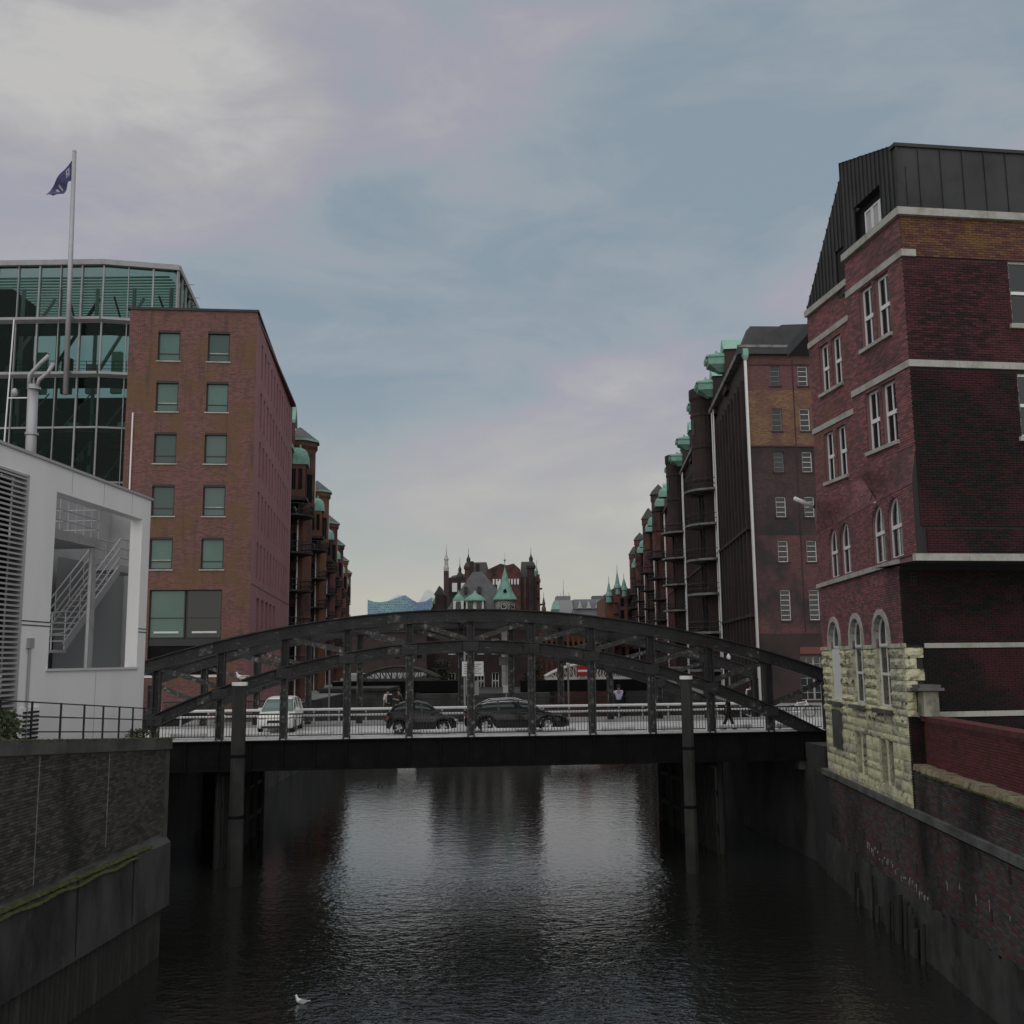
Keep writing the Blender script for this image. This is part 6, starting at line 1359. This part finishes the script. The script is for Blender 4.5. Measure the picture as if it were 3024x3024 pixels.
q = thing('far_shed', 'long dark shed on the far left quay seen under the bridge arch', 'building', (-30, 300, 3)); B(-75, -14.5, 300, 330, -1, 17.0).build('wall', bm_dark, q); B(-75.5, -14, 299.5, 331, 17.0, 17.5).build('roof', slate_d, q)
for k_ in range(14): B(-60 + k_ * 3.2, -58.6 + k_ * 3.2, 299.9, 300, 9.5, 12).build('window', glass_d, q)
q = thing('far_shed', 'red brick pilastered building on the far right quay seen under the bridge arch', 'building', (12, 250, 3)); B(6.0, 24.5, 250, 270, -1, 15.5).build('wall', bm_row, q); B(5.8, 24.7, 249.8, 271, 15.5, 16).build('roof', slate_d, q)
for k_ in range(14): B(6.4 + k_ * 1.3, 7.0 + k_ * 1.3, 249.7, 250, 4, 15.2).build('pilaster', bm_row_o, q)
for k_ in range(13): B(7.1 + k_ * 1.3, 7.6 + k_ * 1.3, 249.9, 250, 9, 13).build('window', glass_d, q)
# ================================================================ CONCERT HALL AND OTHER FAR THINGS
q = EH = thing('concert_hall', 'distant glass concert hall with wavy roofline above the bridge arch', 'building', (-98, 900, 5))
wave = [(-127.6, 62.2), (-122, 60.2), (-115.9, 59.8), (-108.5, 61), (-101.2, 63.7), (-95, 65.8), (-89.5, 62.1), (-83.9, 59.3), (-76.5, 60.1), (-71, 63.7)]
ehg = mat('concert_glass', (.16, .30, .32), .25, st=((.10, .17, .30), .035, .42, .6)); ehd = mat('concert_glass_dark', (.03, .06, .12), .15); ehw = mat('concert_roof', (.62, .62, .62), .6)
mb = MB(); mb.prism([(x_, 900, z_) for x_, z_ in wave] + [(-71, 900, 44), (-127.6, 900, 44)], (0, 60, 0)); mb.build('facade', ehg, EH); MB().box(-127.6, -71, 900.5, 960, 0, 44).build('brick_base', bm_dark, EH)
mb = MB(); rnd = random.Random(2)
for r_ in range(10):
    for c in range(34):
        x_ = -126.5 + c * 1.62 + (.8 if r_ % 2 else 0); z_ = 44.5 + r_ * 2.1
        zt = next((za + (zb - za) * (x_ - xa) / (xb - xa) for (xa, za), (xb, zb) in zip(wave, wave[1:]) if xa <= x_ <= xb), 0)
        if z_ + 1.4 < zt and rnd.random() < .8: mb.box(x_, x_ + rnd.uniform(.5, 1.0), 899.9, 900, z_, z_ + rnd.uniform(.7, 1.2))
mb.build('bulged_panes', ehd, EH, kind='stuff')
mb = MB(); mb.prism([(-110, 905, 62), (-101, 905, 66.3), (-95, 905, 66), (-101, 905, 63), (-108, 905, 61)], (0, 30, 0)); mb.build('roof_shell', ehw, EH)
MB().prism([(-86, 930, 60), (-79, 930, 71.8), (-76, 930, 72.5), (-71, 930, 70), (-71, 930, 62), (-78, 930, 60)], (0, 20, 0)).build('roof_shell', ehw, EH)
MB().bar((-127.6, 899.8, 62.3), (-127.6, 899.8, 45), .8, .8).build('edge_strip', ehw, EH)
farm = mat('far_facade_grey', (.17, .175, .19), .8, st=((.12, .12, .13), .2, .4, .7)); farr = mat('far_roof', (.11, .115, .13), .8)
q = thing('far_apartment', 'distant grey house with light dormers right of the great warehouse', 'building', (30, 400, 5)); B(23.9, 39, 400, 420, 0, 28.5).build('wall', farm, q); MB().prism([(23.9, 399, 28), (39, 399, 28), (39, 404, 32), (23.9, 404, 32)], (0, 10, 0)).build('roof', farr, q)
for k_, x_ in enumerate((26, 29.4, 32.8, 36)): MB().prism([(x_ - .9, 398.5, 28.2), (x_ + .9, 398.5, 28.2), (x_, 398.5, 31.2)], (0, 6, 0)).build('dormer', offwhite, q)
B(31.4, 36.6, 405, 412, 31, 33.4).build('roof_block', farr, q)
q = thing('far_tower_block', 'distant pale tower block with roof mast right of the great warehouse', 'building', (20, 430, 5)); B(17.4, 25.0, 430, 445, 0, 33.2).build('wall', mat('far_facade_pale', (.30, .30, .31), .8), q); B(18.2, 24.2, 431, 444, 33.2, 35.0).build('penthouse', farm, q)
for k_ in range(5): MB().tube([(18.8 + k_ * 1.2, 432, 34.6), (18.8 + k_ * 1.2, 432, 35.6 + (k_ % 3) * .8)], .08, 5).build('aerial', farm, q)
MB().tube([(21.4, 433, 35), (21.4, 433, 42.5)], [.16, .05], 6).build('mast', offwhite, q)
q = thing('far_copper_house', 'small distant house with green roof beside the tower block', 'building', (15.8, 380, 5)); B(14.6, 17.2, 380, 395, 0, 27.2).build('wall', farm, q); MB().prism([(14.4, 379.6, 27), (17.4, 379.6, 27), (16.6, 379.6, 30), (15.2, 379.6, 30)], (0, 15, 0)).build('roof', copper_p, q)
q = thing('church_tower', 'tiny dark distant spire beside the great warehouse', 'tower', (12.4, 420, 5)); MB().lathe([(.9, 5), (.9, 29.5), (.5, 30.5), (.7, 31.2), (.1, 34), (.05, 36)], (12.6, 420), 8).build('spire', slate_d, q)
# red turreted warehouse closing the right row
q = thing('turreted_warehouse', 'distant red warehouse with green turret roofs at the end of the right row', 'building', (27, 262, 5))
B(25.6, 45, 262, 290, -1, 26.5).build('wall', bm_row, q); B(23.6, 25.7, 264, 290, -1, 24.5).build('wall', bm_row_o, q)
for x_, z_, h_ in ((24.6, 24.5, 5.2), (26.8, 26.5, 6.2), (28.5, 26.0, 4.4)):
    MB().lathe([(.75, z_ - 1.5), (.75, z_), (1.05, z_ + .1), (.95, z_ + .6), (.6, z_ + 1.2), (.5, z_ + 1.8), (.1, z_ + h_ * .7), (.04, z_ + h_)], (x_, 262.5), 8).build('turret_roof', copper, q)
for k_ in range(7): MB().prism([(25.6, 261.4, 6 + k_ * 2.8), (26.8, 261.4, 6 + k_ * 2.8), (26.8, 262, 6 + k_ * 2.8), (25.6, 262, 6 + k_ * 2.8)], (0, 0, .2)).build('balcony', ironrail, q)
for k_ in range(5):
    for j_ in range(6): B(27.4 + k_ * 1.9, 28.3 + k_ * 1.9, 261.94, 262.0, 6.5 + j_ * 3.1, 8.6 + j_ * 3.1).build('window', glass_d, q)
